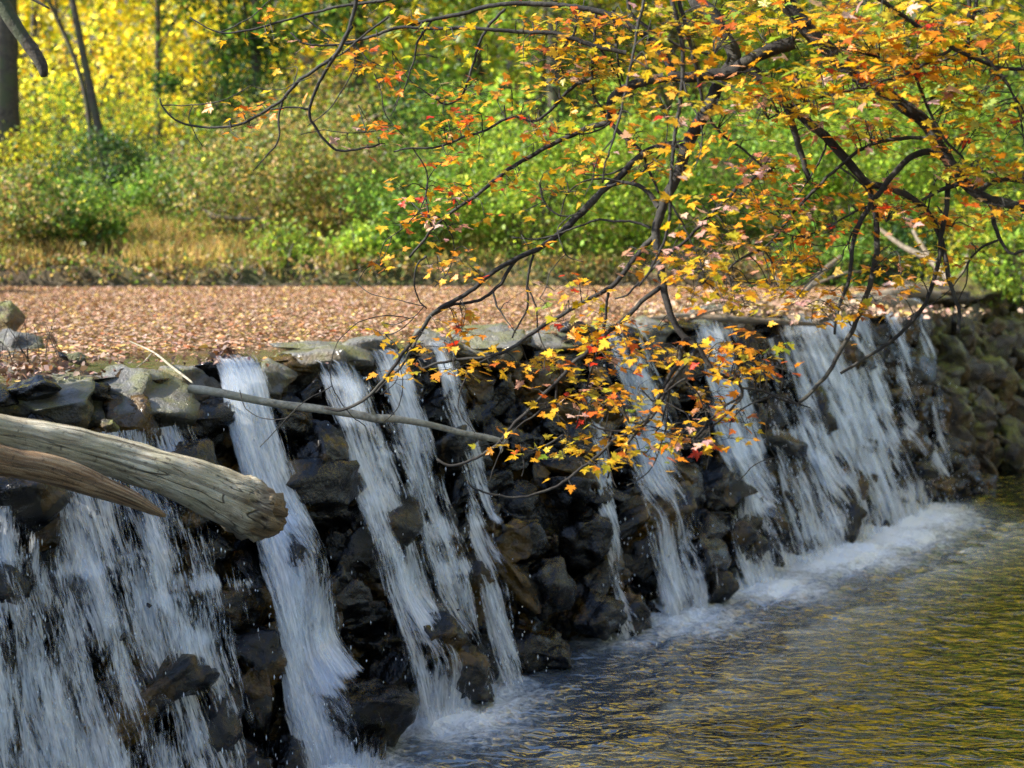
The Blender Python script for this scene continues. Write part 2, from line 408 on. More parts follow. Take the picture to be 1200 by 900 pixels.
Z *= (.75 + .9 * near)
Z += foam * (.03 + .035 * sn(q, 9, 77) + .02 * sn(q, 24, 78))
m_ = O_ > .25
idx = np.arange(X.size).reshape(X.shape); fq = quads(idx); keep = m_.ravel()[fq].all(1); fq = fq[keep]
used, inv = np.unique(fq, return_inverse=True)
V = np.stack([X, Y, Z], -1).reshape(-1, 3)[used]
tag(mesh_obj('pool_water', V, [inv.reshape(-1, 4)], M_pool, smooth=True, attrs={'foam': foam.ravel()[used]}), kind='structure')

# pond behind the dam
se_ = np.arange(-2.2, 16.6, .06); edge_ = W(se_, -.13 + .05 * sn(se_[:, None], 3.1, 17) + .03 * sn(se_[:, None], 9, 18), 1.965)
V = np.array(list(edge_) + [ (10., 24, 1.965), (-16., 24, 1.965), (-16., 5.2, 1.965)])
tag(mesh_obj('pond_water', V, [np.arange(len(V))[None]], M_pond), kind='structure')

# ------------------------------------------------------------------ rocks
def rock_mesh(seed, sub=3, cuts=9, amp=.10, flat=1.0):
    bm = bmesh.new(); bmesh.ops.create_icosphere(bm, subdivisions=sub, radius=1)
    g = np.random.default_rng(seed); pl = []
    for _ in range(cuts):
        v = g.normal(size=3); pl.append((Vector(v / np.linalg.norm(v)), g.uniform(.38, .82)))
    off = Vector(g.uniform(-50, 50, 3))
    for v in bm.verts:
        p = v.co.copy()
        for nn, o in pl:
            k = p.dot(nn) - o
            if k > 0: p -= nn * k * .93
        nr = mn.fractal(p * 1.5 + off, 1., 2., 4) * amp + mn.noise(p * 6 + off) * amp * .25
        p += v.co * nr; p.z *= flat; v.co = p
    V = np.array([v.co for v in bm.verts]); T = np.array([[v.index for v in f.verts] for f in bm.faces]); bm.free()
    return V, T
PROTO = [rock_mesh(i, 4, 13 if i % 2 else 9, .26) for i in range(12)]
SLAB = [rock_mesh(40 + i, 4, 10, .22, 1.) for i in range(7)]
def rotm(ax, ay, az):
    cx, sx, cy, sy, cz, sz = math.cos(ax), math.sin(ax), math.cos(ay), math.sin(ay), math.cos(az), math.sin(az)
    return np.array([[cz, -sz, 0], [sz, cz, 0], [0, 0, 1]]) @ np.array([[cy, 0, sy], [0, 1, 0], [-sy, 0, cy]]) @ np.array([[1, 0, 0], [0, cx, -sx], [0, sx, cx]])
DAM_AZ = math.atan2(U2[1], U2[0])

dam = empty('stone_dam', tuple(W(6, .4, 0)))
tag(dam, 'low rubble stone dam crossing the stream, wet and black where water runs over it', 'dam')
# core: rough face behind the stones
ss = np.arange(-3.2, 17, .12); zz = np.array([-.7, -.3, 0, .3, .6, .9, 1.2, 1.45, 1.62, 1.78, 1.9])
Sg, Zg = np.meshgrid(ss, zz); Og = prof(Zg) - .17 + .05 * sn(np.stack([Sg, Zg], -1), 5, 21)
V = W(Sg, Og, Zg); nz_, ns_ = Sg.shape
Vt = W(ss, -.55 + 0 * ss, 1.88 + 0 * ss); Vb = W(ss, -.6 + 0 * ss, -.7 + 0 * ss)
V = np.vstack([V.reshape(-1, 3), Vt, Vb]); idx = np.arange((nz_ + 2) * ns_).reshape(nz_ + 2, ns_)
mesh_obj('core', V, [quads(idx)], M_wet, dam, smooth=True)

rocks = []   # (centre, scale vec, rot, proto index, zone)
g = np.random.default_rng(31)
for zc in (-.12, .12, .36, .6, .84, 1.08, 1.3, 1.5, 1.68):
    s = -3.0 + g.uniform(0, .3)
    while s < 16.4:
        big = g.random() < .16 and zc < 1.3
        r = g.uniform(.09, .20) * (1.5 if big else 1.) * (1.3 if s > 9.6 else 1.)
        z = zc + g.normal() * .05
        o = prof(z) - .06 + g.normal() * .05 + (.05 if big else 0)
        # streams cut hollows: keep stones back a little under strong falls
        rocks.append([W(s, o, z), np.array([r * g.uniform(1.05, 1.9), r * g.uniform(.9, 1.2), r * g.uniform(.75, 1.2)]), rotm(g.normal() * .6, g.normal() * .6, DAM_AZ + g.normal() * .6), int(g.integers(12)), s])
        s += r * 1.65
s = -2.6     # small stones bedded along the lip at the water's edge
lip = []
while s < 16:
    r = g.uniform(.07, .17)
    lip.append([W(s, -.12 + g.normal() * .06, 1.90 + g.normal() * .02), np.array([r * g.uniform(1.1, 1.9), r * g.uniform(.9, 1.3), r * .55]), rotm(g.normal() * .25, g.normal() * .2, DAM_AZ + g.normal() * .5), int(g.integers(12)), s])
    s += r * 1.5
rocks += lip
# ledge boulders that the photo shows in front of the face, by crest px
def place(px, o, z, sx, sy, sz, k, tilt=(0, 0, 0)):
    s = s_at(px, o); return [W(s, o, z), np.array([sx, sy, sz]), rotm(tilt[0], tilt[1], DAM_AZ + tilt[2]), k, s]
extra = [place(545, .98, .17, .24, .22, .27, 3), place(505, .92, .36, .20, .2, .2, 5), place(700, .95, .16, .24, .2, .2, 7), place(745, .95, .1, .22, .2, .24, 2),
         place(640, .85, .42, .2, .17, .22, 8), place(600, .70, .75, .24, .2, .2, 1), place(640, .95, .05, .22, .22, .16, 9), place(690, .75, .62, .2, .2, .2, 10),
         place(1100, .95, .16, .26, .2, .16, 4), place(820, .92, .3, .25, .2, .3, 6), place(905, .92, .3, .2, .2, .3, 9), place(415, 1.0, .22, .3, .3, .26, 0), place(350, .62, .92, .2, .2, .3, 2),
         place(375, .38, 1.45, .15, .15, .24, 6), place(300, .62, .5, .25, .2, .3, 11), place(18, .36, 1.42, .26, .2, .26, 5), place(215, .33, 1.38, .24, .2, .26, 8)]
rocks += extra
cam_p = np.array([0, 0, CZ])
def inview(c):
    x = 600 + c[0] / c[1] * F; y = HOR + (CZ - c[2]) / c[1] * F; return -20 < x < 1220 and y < 930
order = sorted(range(len(rocks)), key=lambda i: -(np.prod(rocks[i][1]) ** (1 / 3) / rocks[i][0][1]) - (5 if inview(rocks[i][0]) else 0) - (4 if i >= len(rocks) - len(extra) else 0))
rock_me = {}
def rock_part(name, c, sc, rot, proto, mat, parent, lib=None):
    key = (id(lib), proto, mat.name)
    if key not in rock_me:
        V, T = (lib or PROTO)[proto]; me = bpy.data.meshes.new(name)
        me.vertices.add(len(V)); me.vertices.foreach_set('co', V.astype(np.float32).ravel()); me.loops.add(T.size)
        me.loops.foreach_set('vertex_index', T.ravel().astype(np.int32)); me.polygons.add(len(T))
        me.polygons.foreach_set('loop_start', np.arange(0, T.size, 3, dtype=np.int32)); me.polygons.foreach_set('loop_total', np.full(len(T), 3, np.int32))
        me.polygons.foreach_set('use_smooth', np.ones(len(T), bool)); me.update(calc_edges=True); me.materials.append(mat); rock_me[key] = me
    o = bpy.data.objects.new(name, rock_me[key]); COL.objects.link(o)
    loc = Vector(c) - (Vector(parent.location) if parent is not None else Vector((0, 0, 0)))
    import mathutils
    m = mathutils.Matrix(rot.tolist()); o.rotation_euler = m.to_euler(); o.scale = sc; o.location = loc
    if parent is not None: o.parent = parent
    return o
S_MOSS = s_at(1093, .4)
for i in order[:100]:
    c, sc, rot, k, s = rocks[i]; rock_part('stone', c, sc, rot, k, M_mossy if s > S_MOSS else M_wet, dam)
for zone, mat in ((0, M_wet), (1, M_mossy)):
    gg = Geo()
    for i in order[100:]:
        c, sc, rot, k, s = rocks[i]
        if (s > S_MOSS) != bool(zone): continue
        V, T = PROTO[k]; gg.add((V * sc) @ rot.T + c, [T])
    tag(gg.build('rubble' if not zone else 'mossy_rubble', mat, dam, smooth=True), kind='stuff')
# capstones along the crest: (px, half length, half depth, half height, z, o, tilt)
CAPS = [(22, .26, .22, .15, 1.86, .0, .05), (92, .30, .24, .17, 1.86, .10, -.10), (172, .34, .34, .22, 1.84, .12, .06), (228, .18, .26, .16, 1.82, .05, .0), (330, .22, .25, .13, 1.87, .02, .12),
        (395, .34, .34, .15, 1.89, .03, -.05), (462, .30, .32, .14, 1.90, .02, .04), (545, .34, .32, .15, 1.91, .05, .02), (602, .46, .36, .19, 1.90, .12, -.02),
        (672, .30, .30, .13, 1.92, .05, .03), (725, .38, .3, .10, 1.88, .0, 0), (775, .34, .3, .15, 1.90, .10, -.04), (822, .40, .3, .10, 1.88, 0, .02), (868, .36, .34, .15, 1.91, .08, .03),
        (905, .4, .34, .10, 1.89, 0, 0), (942, .4, .32, .09, 1.88, 0, 0), (972, .42, .34, .10, 1.89, .02, 0), (1003, .40, .3, .16, 1.91, .08, .05), (1030, .34, .3, .10, 1.89, 0, 0),
        (1050, .28, .3, .17, 1.93, .08, .04), (1072, .30, .3, .11, 1.90, 0, .0), (1096, .42, .36, .20, 1.97, .12, -.04), (1124, .46, .36, .20, 1.96, .10, .05), (1150, .45, .36, .22, 2.0, .12, .0), (1175, .5, .4, .24, 2.05, .1, .06), (1197, .5, .4, .24, 2.05, .1, .0)]
for i, (cx, a, b, c, z, o, tl) in enumerate(CAPS):
    s = s_at(cx, o)
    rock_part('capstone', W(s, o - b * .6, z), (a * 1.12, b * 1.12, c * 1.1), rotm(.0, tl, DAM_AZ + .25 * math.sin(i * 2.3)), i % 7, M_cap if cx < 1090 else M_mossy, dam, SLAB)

# loose rocks above the lip and in the pond shallows
def loose(name, label, cat, c, sc, rot, k, mat, group=None, lib=None):
    o = rock_part(name, c, sc, rot, k, mat, None, lib); tag(o, label, cat, group); return o
loose('boulder', 'pale mossy boulder at the left edge of the picture beside twiggy weeds', 'boulder', P(8, 408, 8.9), (.24, .2, .16), rotm(.1, .1, .4), 2, M_cap, lib=SLAB)
loose('boulder', 'small mossy tussock rock above the pale boulder at the left edge', 'boulder', P(6, 372, 9.8), (.17, .2, .15), rotm(.3, .1, 1.4), 4, M_mossy, lib=SLAB)
loose('stone', 'small blue grey stone standing in the shallows just behind the lip', 'stone', P(92, 421, 7.9), (.08, .07, .05), rotm(.3, .1, 1.), 3, M_cap)
loose('stone', 'dark round stone in the shallows beside the blue grey one', 'stone', P(78, 418, 8.0), (.05, .05, .035), rotm(.3, .6, 1.), 6, M_wet)
loose('stone', 'green moss covered stone wedged between the two biggest left boulders', 'stone', W(s_at(129, .36), .36, 1.79), (.045, .045, .045), rotm(.3, .6, 1.), 6, M_mossy)
loose('stone', 'flat grey slab lying on the lip at the leaf pond, above the pale stick', 'stone', P(372, 408, 8.75), (.36, .22, .05), rotm(.0, .05, .3), 1, M_cap, lib=SLAB)
loose('stone', 'small grey stone on the crest right of the widest fall', 'stone', P(1012, 353, 13.9), (.13, .12, .09), rotm(.0, .05, .3), 5, M_cap)

# ------------------------------------------------------------------ falls geometry
RS = np.array([[(c[:2] - C0) @ U2, (c[:2] - C0) @ N2, c[2], sc[0] * .82, sc[1] * .82, sc[2] * .84] for c, sc, _r, _k, _s in rocks])
def rock_front(s, z):
    out = np.full(s.shape, -1.)
    for a in RS[(RS[:, 0] > s.min() - .5) & (RS[:, 0] < s.max() + .5)]:
        q = 1 - ((s - a[0]) / a[3]) ** 2 - ((z - a[2]) / a[5]) ** 2
        out = np.maximum(out, np.where(q > 0, a[1] + a[4] * np.sqrt(np.clip(q, 0, 1)), -1))
    return out
def build_fall(fd, seed):
    cp, fp, wt, wb, z0, dn, nl, label = fd
    st, sb = spine(fd)
    root = empty('waterfall', tuple(W(sb, .95, 0.)))
    tag(root, label, 'waterfall', 'falls running over the stone dam')
    nu = max(10, int(max(wt, wb) * 30)); nv = 60; g = Geo(); dens = []
    u = np.linspace(-.5, .5, nu); v = np.linspace(0, 1, nv); Ug, Vg = np.meshgrid(u, v)
    for L in range(nl):
        top = .06 if z0 > 1.85 else 0.
        z = np.where(Vg < top, z0 + .01, z0 + .01 - (Vg - top) / (1 - top) * (z0 + .05))
        lead = np.where(Vg < top, (Vg - top) * 3.4, 0)
        f = np.clip((Vg - top) / (1 - top), 0, 1)
        wd = wt + (wb - wt) * f ** .8
        cs = st + (sb - st) * (f ** 1.15) + .02 * sn(np.stack([Vg * 2, 0 * Vg], -1), 1.7, seed)
        s = cs + Ug * wd * (1 + .12 * L)
        s = s + .018 * f * sn(np.stack([Ug * 5 * wd, Vg * 2], -1), 1.2, seed * 7 + L)
        hug = .075 + .035 * L + .05 * np.minimum(1, f * 4)
        o = prof(z) + hug + .05 * f ** .5 * sn(np.stack([s * 5, z * 4], -1), 1.3, 900 + seed)
        o = np.where(f < .22, np.maximum(o, prof(z0) + .03 + .9 * f + .035 * L * f * 4), o) + lead
        rf = rock_front(s, z)
        base_o = o.copy(); o = np.maximum(o, rf + .012 + .018 * L)
        for i in range(1, nv): o[i] = np.maximum(o[i], o[i - 1] - (.004 if Vg[i, 0] > top else 9))
        kk = np.hanning(15)[1:-1]; kk /= kk.sum(); op = np.pad(o, ((6, 6), (0, 0)), mode='edge')
        o = sum(kk[a] * op[a:a + nv] for a in range(13))
        for _q in range(2): o[:, 1:-1] = (o[:, :-2] + o[:, 1:-1] * 2 + o[:, 2:]) / 4
        z = z + .012 * sn(np.stack([s, Vg * 3], -1), 7, L)
        g.add(W(s, o, z).reshape(-1, 3), [quads(np.arange(nu * nv).reshape(nv, nu))],
              None, np.stack([s + 3.7 * L + seed * .71, f * 2 + .9 * L + 5 * sn(np.stack([s * 3], -1), 1.2, L + 3) * .12], -1).reshape(-1, 2))
        edge = 1 - np.abs(Ug * 2) ** 2.2
        e2 = sn(np.stack([s * 4.0, z * 1.5], -1), 1.8, seed * 3 + L) * (.30 if dn < .7 else .16) + sn(np.stack([s * 14.0, z * 2.5], -1), 1.4, seed * 5 + L) * .12
        dd = dn * (1.05 - .12 * L) + e2 + .16 * (1 - f) * (dn > .6) - .5 * (1 - edge) ** 2
        dd = dd - 1.5 * np.clip(rf - prof(z) - .13, 0, .35) + .16 * np.clip(.04 - (rf - prof(z)), 0, 1) * (dn < .7)
        if top: dd = dd * (.25 + .75 * smooth01(0, .13, Vg))
        dd = dd * np.clip(edge * 5, 0, 1) * np.clip((1 - f) * 18 + .5, 0, 1)
        dens.append(np.clip(dd, 0, 1).ravel())
    g.build('water_sheet', M_fall, root, smooth=True, attrs={'dens': np.concatenate(dens)})
    # flying drops, bigger count at the foot
    nd = int(260 * max(wt, wb) * (dn + .3) + 60); gd = Geo()
    f = 1 - RNG.random(nd) ** 1.6 * .95; z = z0 * (1 - f) + np.abs(RNG.normal(size=nd)) * .07 * f
    s = st + (sb - st) * f + RNG.normal(size=nd) * (wt + (wb - wt) * f) * .42; o = prof(z) + .1 + np.abs(RNG.normal(size=nd)) * (.05 + .13 * f)
    c = W(s, o, z); r = RNG.uniform(.0018, .0042, nd)
    t = np.array([(1, 0, 0), (0, 1, 0), (-1, 0, 0), (0, -1, 0), (0, 0, 1.), (0, 0, -1.)]); el = np.ones((nd, 1, 3)); el[:, 0, 2] = RNG.uniform(1.5, 5, nd)
    V = c[:, None] + t[None] * el * r[:, None, None]
    T = np.array([(0, 1, 4), (1, 2, 4), (2, 3, 4), (3, 0, 4), (1, 0, 5), (2, 1, 5), (3, 2, 5), (0, 3, 5)])
    gd.add(V.reshape(-1, 3), [(np.arange(nd)[:, None, None] * 6 + T[None]).reshape(-1, 3)])
    tag(gd.build('spray', M_drop, root, smooth=True), kind='stuff')
for i, fd in enumerate(FALLS): build_fall(fd, i + 1)

# ------------------------------------------------------------------ pond leaves
def pond_leaves():
    n = 170000; x = RNG.uniform(-8.5, 8.5, n); y = RNG.uniform(6, 18.9, n)
    d = (x - C0[0]) * N2[0] + (y - C0[1]) * N2[1]; s = (x - C0[0]) * U2[0] + (y - C0[1]) * U2[1]
    q = np.stack([x, y], -1)
    p = smooth01(.05, .9, -d - .1 + .3 * sn(q, 2., 4)); p = np.maximum(p * 1.0, .12 + 0 * p)
    p = np.where((s > 4.5) & (-d < .6), .75, p)
    p = np.where((s > -1.6) & (s < 2.0) & (-d < 1.0 + .2 * sn(q, 3., 6)), .04, p)
    k = (d < -.02) & (np.abs(x) < .42 * y + .8) & (RNG.random(n) < p)
    x, y, q = x[k], y[k], q[k]; n = len(x)
    c = palette(n, [(30, (.46, .275, .17)), (26, (.34, .18, .105)), (22, (.50, .35, .27)), (9, (.56, .36, .10)), (7, (.40, .15, .06)), (5, (.14, .075, .05)), (3, (.66, .50, .16))], .16)
    nr = np.tile([0, 0, 1.], (n, 1)) + RNG.normal(size=(n, 3)) * .17
    g = Geo(); leaves(g, np.stack([x, y, 1.972 + RNG.random(n) * .014], -1), RNG.uniform(.020, .050, n) * np.where(RNG.random(n) < .12, 1.5, 1), nr, c, squash=1.5)
    tag(g.build('fallen_leaves', M_litter), 'brown and pinkish fallen leaves carpeting the pond behind the dam', 'leaves', kind='stuff')
pond_leaves()
def litter_pile(label, cx, cy, d, rx, ry, h, n, pal, size=(.03, .07)):
    c = P(cx, cy, d); a = RNG.normal(size=(n, 2)) * .5; z = c[2] + h * np.exp(-(a ** 2).sum(1)) * RNG.random(n)
    pts = np.stack([c[0] + a[:, 0] * rx, c[1] + a[:, 1] * ry, z], -1)
    g = Geo(); leaves(g, pts, RNG.uniform(*size, n), np.tile([0, 0, 1.], (n, 1)) + RNG.normal(size=(n, 3)) * .7, palette(n, pal), squash=1.5)
    tag(g.build('leaf_pile', M_litter), label, 'leaves', kind='stuff')
LIT = [(4, (.16, .10, .085)), (3, (.26, .16, .12)), (1, (.38, .26, .2)), (1, (.3, .13, .05))]
litter_pile('drift of dead brown leaves caught on the lip at the left edge', 35, 441, 7.15, .34, .2, .07, 300, LIT, (.025, .05))
litter_pile('clump of dead curled leaves stuck at the head of the narrow smooth plume', 264, 425, 7.9, .11, .10, .12, 170, LIT, (.025, .05))
litter_pile('dead leaves caught among the driftwood on the right half of the crest', 900, 366, 12.6, 1.6, .7, .12, 1500, [(3, (.4, .27, .18)), (3, (.3, .2, .14)), (1, (.5, .36, .12))])
litter_pile('scattered dead leaves in the shallows behind the left boulders', 150, 424, 7.75, .8, .2, .02, 110, LIT, (.02, .045))

# ------------------------------------------------------------------ logs and sticks
def pxpath(pts, step):
    """pts: (x, y, depth, radius px)"""
    q = np.array([[*P(x, y, d), r / F * d] for x, y, d, r in pts]); s = spline(q, step); return s[:, :3], s[:, 3]
def make_log():
    root = empty('log', tuple(P(0, 503, 4.9)))
    tag(root, 'thick pale bark-free log with a rotten broken end jutting in from the left', 'log')
    p, r = pxpath([(-420, 440, 4.1, 24), (-200, 468, 4.5, 20), (0, 505, 4.9, 19), (60, 518, 5.0, 21), (130, 535, 5.12, 23), (200, 556, 5.22, 26), (250, 576, 5.3, 30), (285, 592, 5.36, 33), (308, 603, 5.40, 31), (322, 609, 5.42, 22), (330, 610, 5.44, 11)], .02)
    g = Geo(); tube(g, p, r, 40, rough=.06, seed=3)
    V_ = g.V[0]; de = np.linalg.norm(V_ - p[-1], axis=1); k_ = smooth01(.34, .05, de + .10 * sn(V_, 14, 5) + .05 * sn(V_, 40, 6))[:, None]; g.C[0] = (1 - k_) * np.ones((1, 3)) + k_ * np.array([[.40, .30, .20]]) * (.55 + .45 * (sn(V_, 45, 8) > -.2))[:, None]
    o = g.build('trunk', M_log, root, smooth=True)
    co = o.data.vertices
    L = len(p); end = p[-1]
    for v in co:
        wp = Vector(v.co) + root.location; dd = (wp - Vector(end)).length
        k = max(0, 1 - dd / .26)
        nz = (mn.fractal(wp * 14, 1, 2, 6) * .085 + mn.fractal(Vector((wp.x * 5, wp.y * 30, wp.z * 30)), 1, 2, 4) * .03 - .012) * k ** .8 + mn.fractal(Vector((wp.x * 3, wp.y * 3, wp.z * 16)), 1, 2, 3) * .006
        ax = Vector(p[min(range(L), key=lambda i: (Vector(p[i]) - wp).length_squared)])
        dr = (wp - ax); dr = dr.normalized() if dr.length > 1e-4 else Vector((1, 0, -.2))
        v.co += dr * nz
    # knob and torn splinters at the end
    for a, b, c, r0 in [((296, 600), (322, 598), (337, 604), 8), ((292, 612), (312, 622), (328, 622), 9)]:
        p2, r2 = pxpath([(a[0], a[1], 5.33, r0 * 1.3), (b[0], b[1], 5.35, r0), (c[0], c[1], 5.36, 2.5)], .012)
        g = Geo(); tube(g, p2, r2, 12, col=(.42, .32, .22), rough=.3, seed=int(a[0])); g.build('splinter', M_log, root, smooth=True)
    root = empty('split_log', tuple(P(0, 540, 4.75)))
    tag(root, 'dark brown split piece of wood tapering to a point under the thick pale log', 'log')
    p, r = pxpath([(-400, 478, 4.0, 22), (-150, 506, 4.5, 20), (0, 539, 4.78, 18), (50, 549, 4.86, 18), (105, 566, 4.95, 15), (150, 583, 5.02, 11), (180, 598, 5.06, 6), (194, 605, 5.08, 2)], .02)
    g = Geo(); tube(g, p, r, 28, rough=.16, seed=9); g.build('wood', M_split, root, smooth=True)
make_log()

def stick(name, label, pts, mat, cat='branch', twigs=(), step=.025, rough=.2):
    root = empty(name, tuple(P(*pts[0][:3]))); tag(root, label, cat)
    g = Geo(); p, r = pxpath(pts, step); tube(g, p, r, 10, rough=rough, seed=len(pts)); g.build('stem', mat, root, smooth=True)
    for t in twigs:
        g = Geo(); p, r = pxpath(t, step); tube(g, p, r, 6, rough=.1); g.build('twig', mat, root, smooth=True)
    return root
stick('fallen_branch', 'long pale bare stick lying across the lip above the left falls',
      [(222, 455, 7.05, 5), (262, 461, 7.0, 5), (310, 471, 7.0, 4.6), (360, 478, 7.05, 4.4), (400, 483, 7.1, 4.2), (440, 490, 7.15, 5), (462, 491, 7.2, 4.6), (500, 497, 7.25, 4), (535, 506, 7.3, 3.6), (570, 513, 7.35, 3.4), (594, 519, 7.4, 3.6)],
      M_stick, twigs=[[(440, 489, 7.15, 2.5), (436, 481, 7.13, 2), (434, 477, 7.12, 1.2)], [(585, 517, 7.38, 2.2), (588, 527, 7.36, 1.8), (586, 531, 7.35, 1)]])
stick('fallen_branch', 'thin bare twig leaning in the shallows at the head of the smooth plume',
      [(152, 400, 8.0, .7), (180, 413, 7.7, 1.), (200, 429, 7.4, 1.5), (216, 441, 7.2, 1.4), (226, 449, 7.1, 1.)], M_stick, twigs=[[(178, 414, 7.7, 1), (168, 425, 7.7, .8), (160, 430, 7.7, .5)]])
stick('driftwood_log', 'grey weathered drift log lying along the crest at the right',
      [(955, 372, 12.9, 8), (1000, 362, 13.2, 9), (1040, 356, 13.7, 9), (1075, 360, 14.1, 7), (1092, 366, 14.2, 4)], M_drift, 'log')
stick('driftwood_log', 'thicker pale drift log behind the weathered one, near the mossy capstones',
      [(985, 352, 14.8, 5), (1030, 347, 15, 7), (1070, 342, 15.2, 8), (1100, 347, 15.3, 6)], M_drift, 'log')
stick('fallen_branch', 'long low driftwood pole caught along the crest behind the maple leaves',
      [(742, 378, 11.4, 3), (800, 372, 11.9, 5), (860, 374, 12.0, 4), (920, 378, 12.2, 3), (968, 381, 12.4, 2)], M_drift, twigs=[[(800, 372, 11.9, 2.5), (845, 362, 12, 1.8), (880, 357, 12, 1)]])
stick('fallen_branch', 'bleached forked branch standing up from the crest behind orange leaves',
      [(905, 368, 14.5, 3), (940, 345, 15, 4), (965, 318, 15.6, 3.2), (985, 300, 16, 2)], M_drift, twigs=[[(925, 356, 14.8, 2.4), (912, 330, 15, 2), (903, 305, 15.3, 1)], [(950, 335, 15.2, 2), (990, 320, 15.4, 1.5), (1010, 318, 15.6, 1)]])
stick('fallen_branch', 'pale curved branch lying on the grassy far bank', [(238, 246, 20.2, 2.6), (252, 254, 20.1, 3.4), (275, 256, 20.1, 3), (312, 257, 20.2, 2)], M_drift)
stick('fallen_branch', 'tan root looping down the far bank left of the yellow hanging leaves', [(396, 300, 19.6, 2.5), (415, 320, 19.3, 4), (440, 333, 19.1, 4.6), (468, 338, 19.0, 3)], M_drift, twigs=[[(420, 323, 19.3, 2), (455, 318, 19.3, 2.6), (500, 308, 19.5, 1.6)]])
stick('fallen_branch', 'bare tan branch slanting across the dark gap above the far bank', [(395, 150, 23, 3.2), (430, 142, 23, 3), (460, 126, 23.2, 2.6), (492, 118, 23.4, 1.6)], M_drift, twigs=[[(430, 142, 23, 2.2), (452, 133, 22.8, 2), (480, 150, 22.6, 1.2)]])
for i, (label, pts) in enumerate([
    ('bare arching tan vine stem on the far bank above the right end of the crest', [(1085, 338, 17.2, 3), (1100, 322, 17.5, 4), (1092, 305, 17.8, 3.5), (1080, 288, 18, 2.6), (1070, 270, 18.3, 1.8)]),
    ('long bare root slanting to the right end of the crest', [(1030, 268, 18.4, 2), (1060, 290, 18.0, 3), (1090, 305, 17.7, 4), (1115, 330, 17.3, 5), (1130, 345, 17, 5)]),
    ('thin looping vine below the drooping right shrub', [(1118, 330, 17.3, 2), (1132, 315, 17.5, 2.4), (1134, 295, 17.7, 2.2), (1142, 285, 17.8, 1.8), (1160, 290, 17.8, 1.5), (1175, 300, 17.7, 1.2)])]):
    stick('vine_stem', label, pts, M_drift, 'vine')

# ------------------------------------------------------------------ vegetation
GRN = [(6, (.10, .19, .03)), (5, (.15, .25, .04)), (2, (.22, .30, .05)), (1, (.06, .12, .03))]
LIGHTG = [(6, (.17, .27, .035)), (5, (.25, .35, .05)), (2, (.36, .38, .05)), (1, (.08, .15, .03))]
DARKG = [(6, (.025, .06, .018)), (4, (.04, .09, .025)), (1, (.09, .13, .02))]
YEL = [(6, (.78, .60, .035)), (5, (.86, .74, .12)), (2, (.42, .40, .04)), (1, (.55, .28, .02))]
YG = [(5, (.32, .33, .03)), (4, (.46, .42, .035)), (3, (.18, .24, .03)), (1, (.55, .32, .03))]
MIX = [(5, (.11, .17, .035)), (4, (.21, .23, .07)), (3, (.27, .18, .075)), (2, (.36, .27, .14)), (1, (.40, .34, .06))]
TAN = [(6, (.38, .27, .12)), (3, (.30, .19, .08)), (2, (.22, .22, .06)), (1, (.12, .16, .03))]

def crown_pts(c, rad, ncl, nl, spread, shell=.55):
    v = RNG.normal(size=(ncl, 3)); v /= np.linalg.norm(v, axis=1)[:, None]
    cc = v * (shell + (1 - shell) * RNG.random((ncl, 1)) ** .7) * rad + c + RNG.normal(size=(ncl, 3)) * rad * .20
    k = RNG.integers(0, ncl, nl); sz = RNG.uniform(.6, 1.5, (ncl, 1))
    pt = cc[k] + RNG.normal(size=(nl, 3)) * spread * sz[k] * np.array([1, 1, .62])
    return cc, pt, k

def shrub(name, label, px, base_y, d, wpx, hpx, pal, n=2600, leaf=(.045, .085), ncl=26, lean=0., cat='shrub', group='shrubs along the far bank', mat=None, depth=1.0):
    """a bush whose foot is at picture (px, base_y), wpx wide and hpx tall"""
    b = P(px, base_y, d); wd, ht = wpx / F * d, hpx / F * d
    b[2] = max(height(b[0:1], b[1:2])[0] - .02, b[2] - .3)
    ht = P(px, base_y - hpx, d)[2] - b[2]
    root = empty(name, tuple(b)); tag(root, label, cat, group)
    c = b + np.array([lean, 0, ht * .52]); rad = np.array([wd * .5, max(.45, wd * .36) * depth, ht * .5])
    cc, pt, k = crown_pts(c, rad, ncl, n, min(.30, max(.14, ht * .13)))
    pt = pt[pt[:, 2] > b[2]]; m = len(pt)
    col = palette(m, pal) * (1 + .38 * RNG.normal(size=(ncl, 1)))[k[:m]].clip(.4, 1.7)
    g = Geo()
    for q in cc[:14]:
        mid = (b + q) / 2 + RNG.normal(size=3) * .12
        p = spline(np.array([b + RNG.normal(size=3) * [.12, .12, 0], mid, q]), .12); tube(g, p, np.linspace(.018, .005, len(p)), 5)
    g.build('stem', M_bark_far, root, smooth=True)
    g = Geo(); nr = RNG.normal(size=(m, 3)) * .75 + [0, -.25, .75]
    leaves(g, pt, RNG.uniform(*leaf, m), nr, col.clip(0, 1), droop=np.tile([0, -.2, -.35], (m, 1)), squash=1.25)
    g.build('foliage', mat or M_bg, root)
    return root

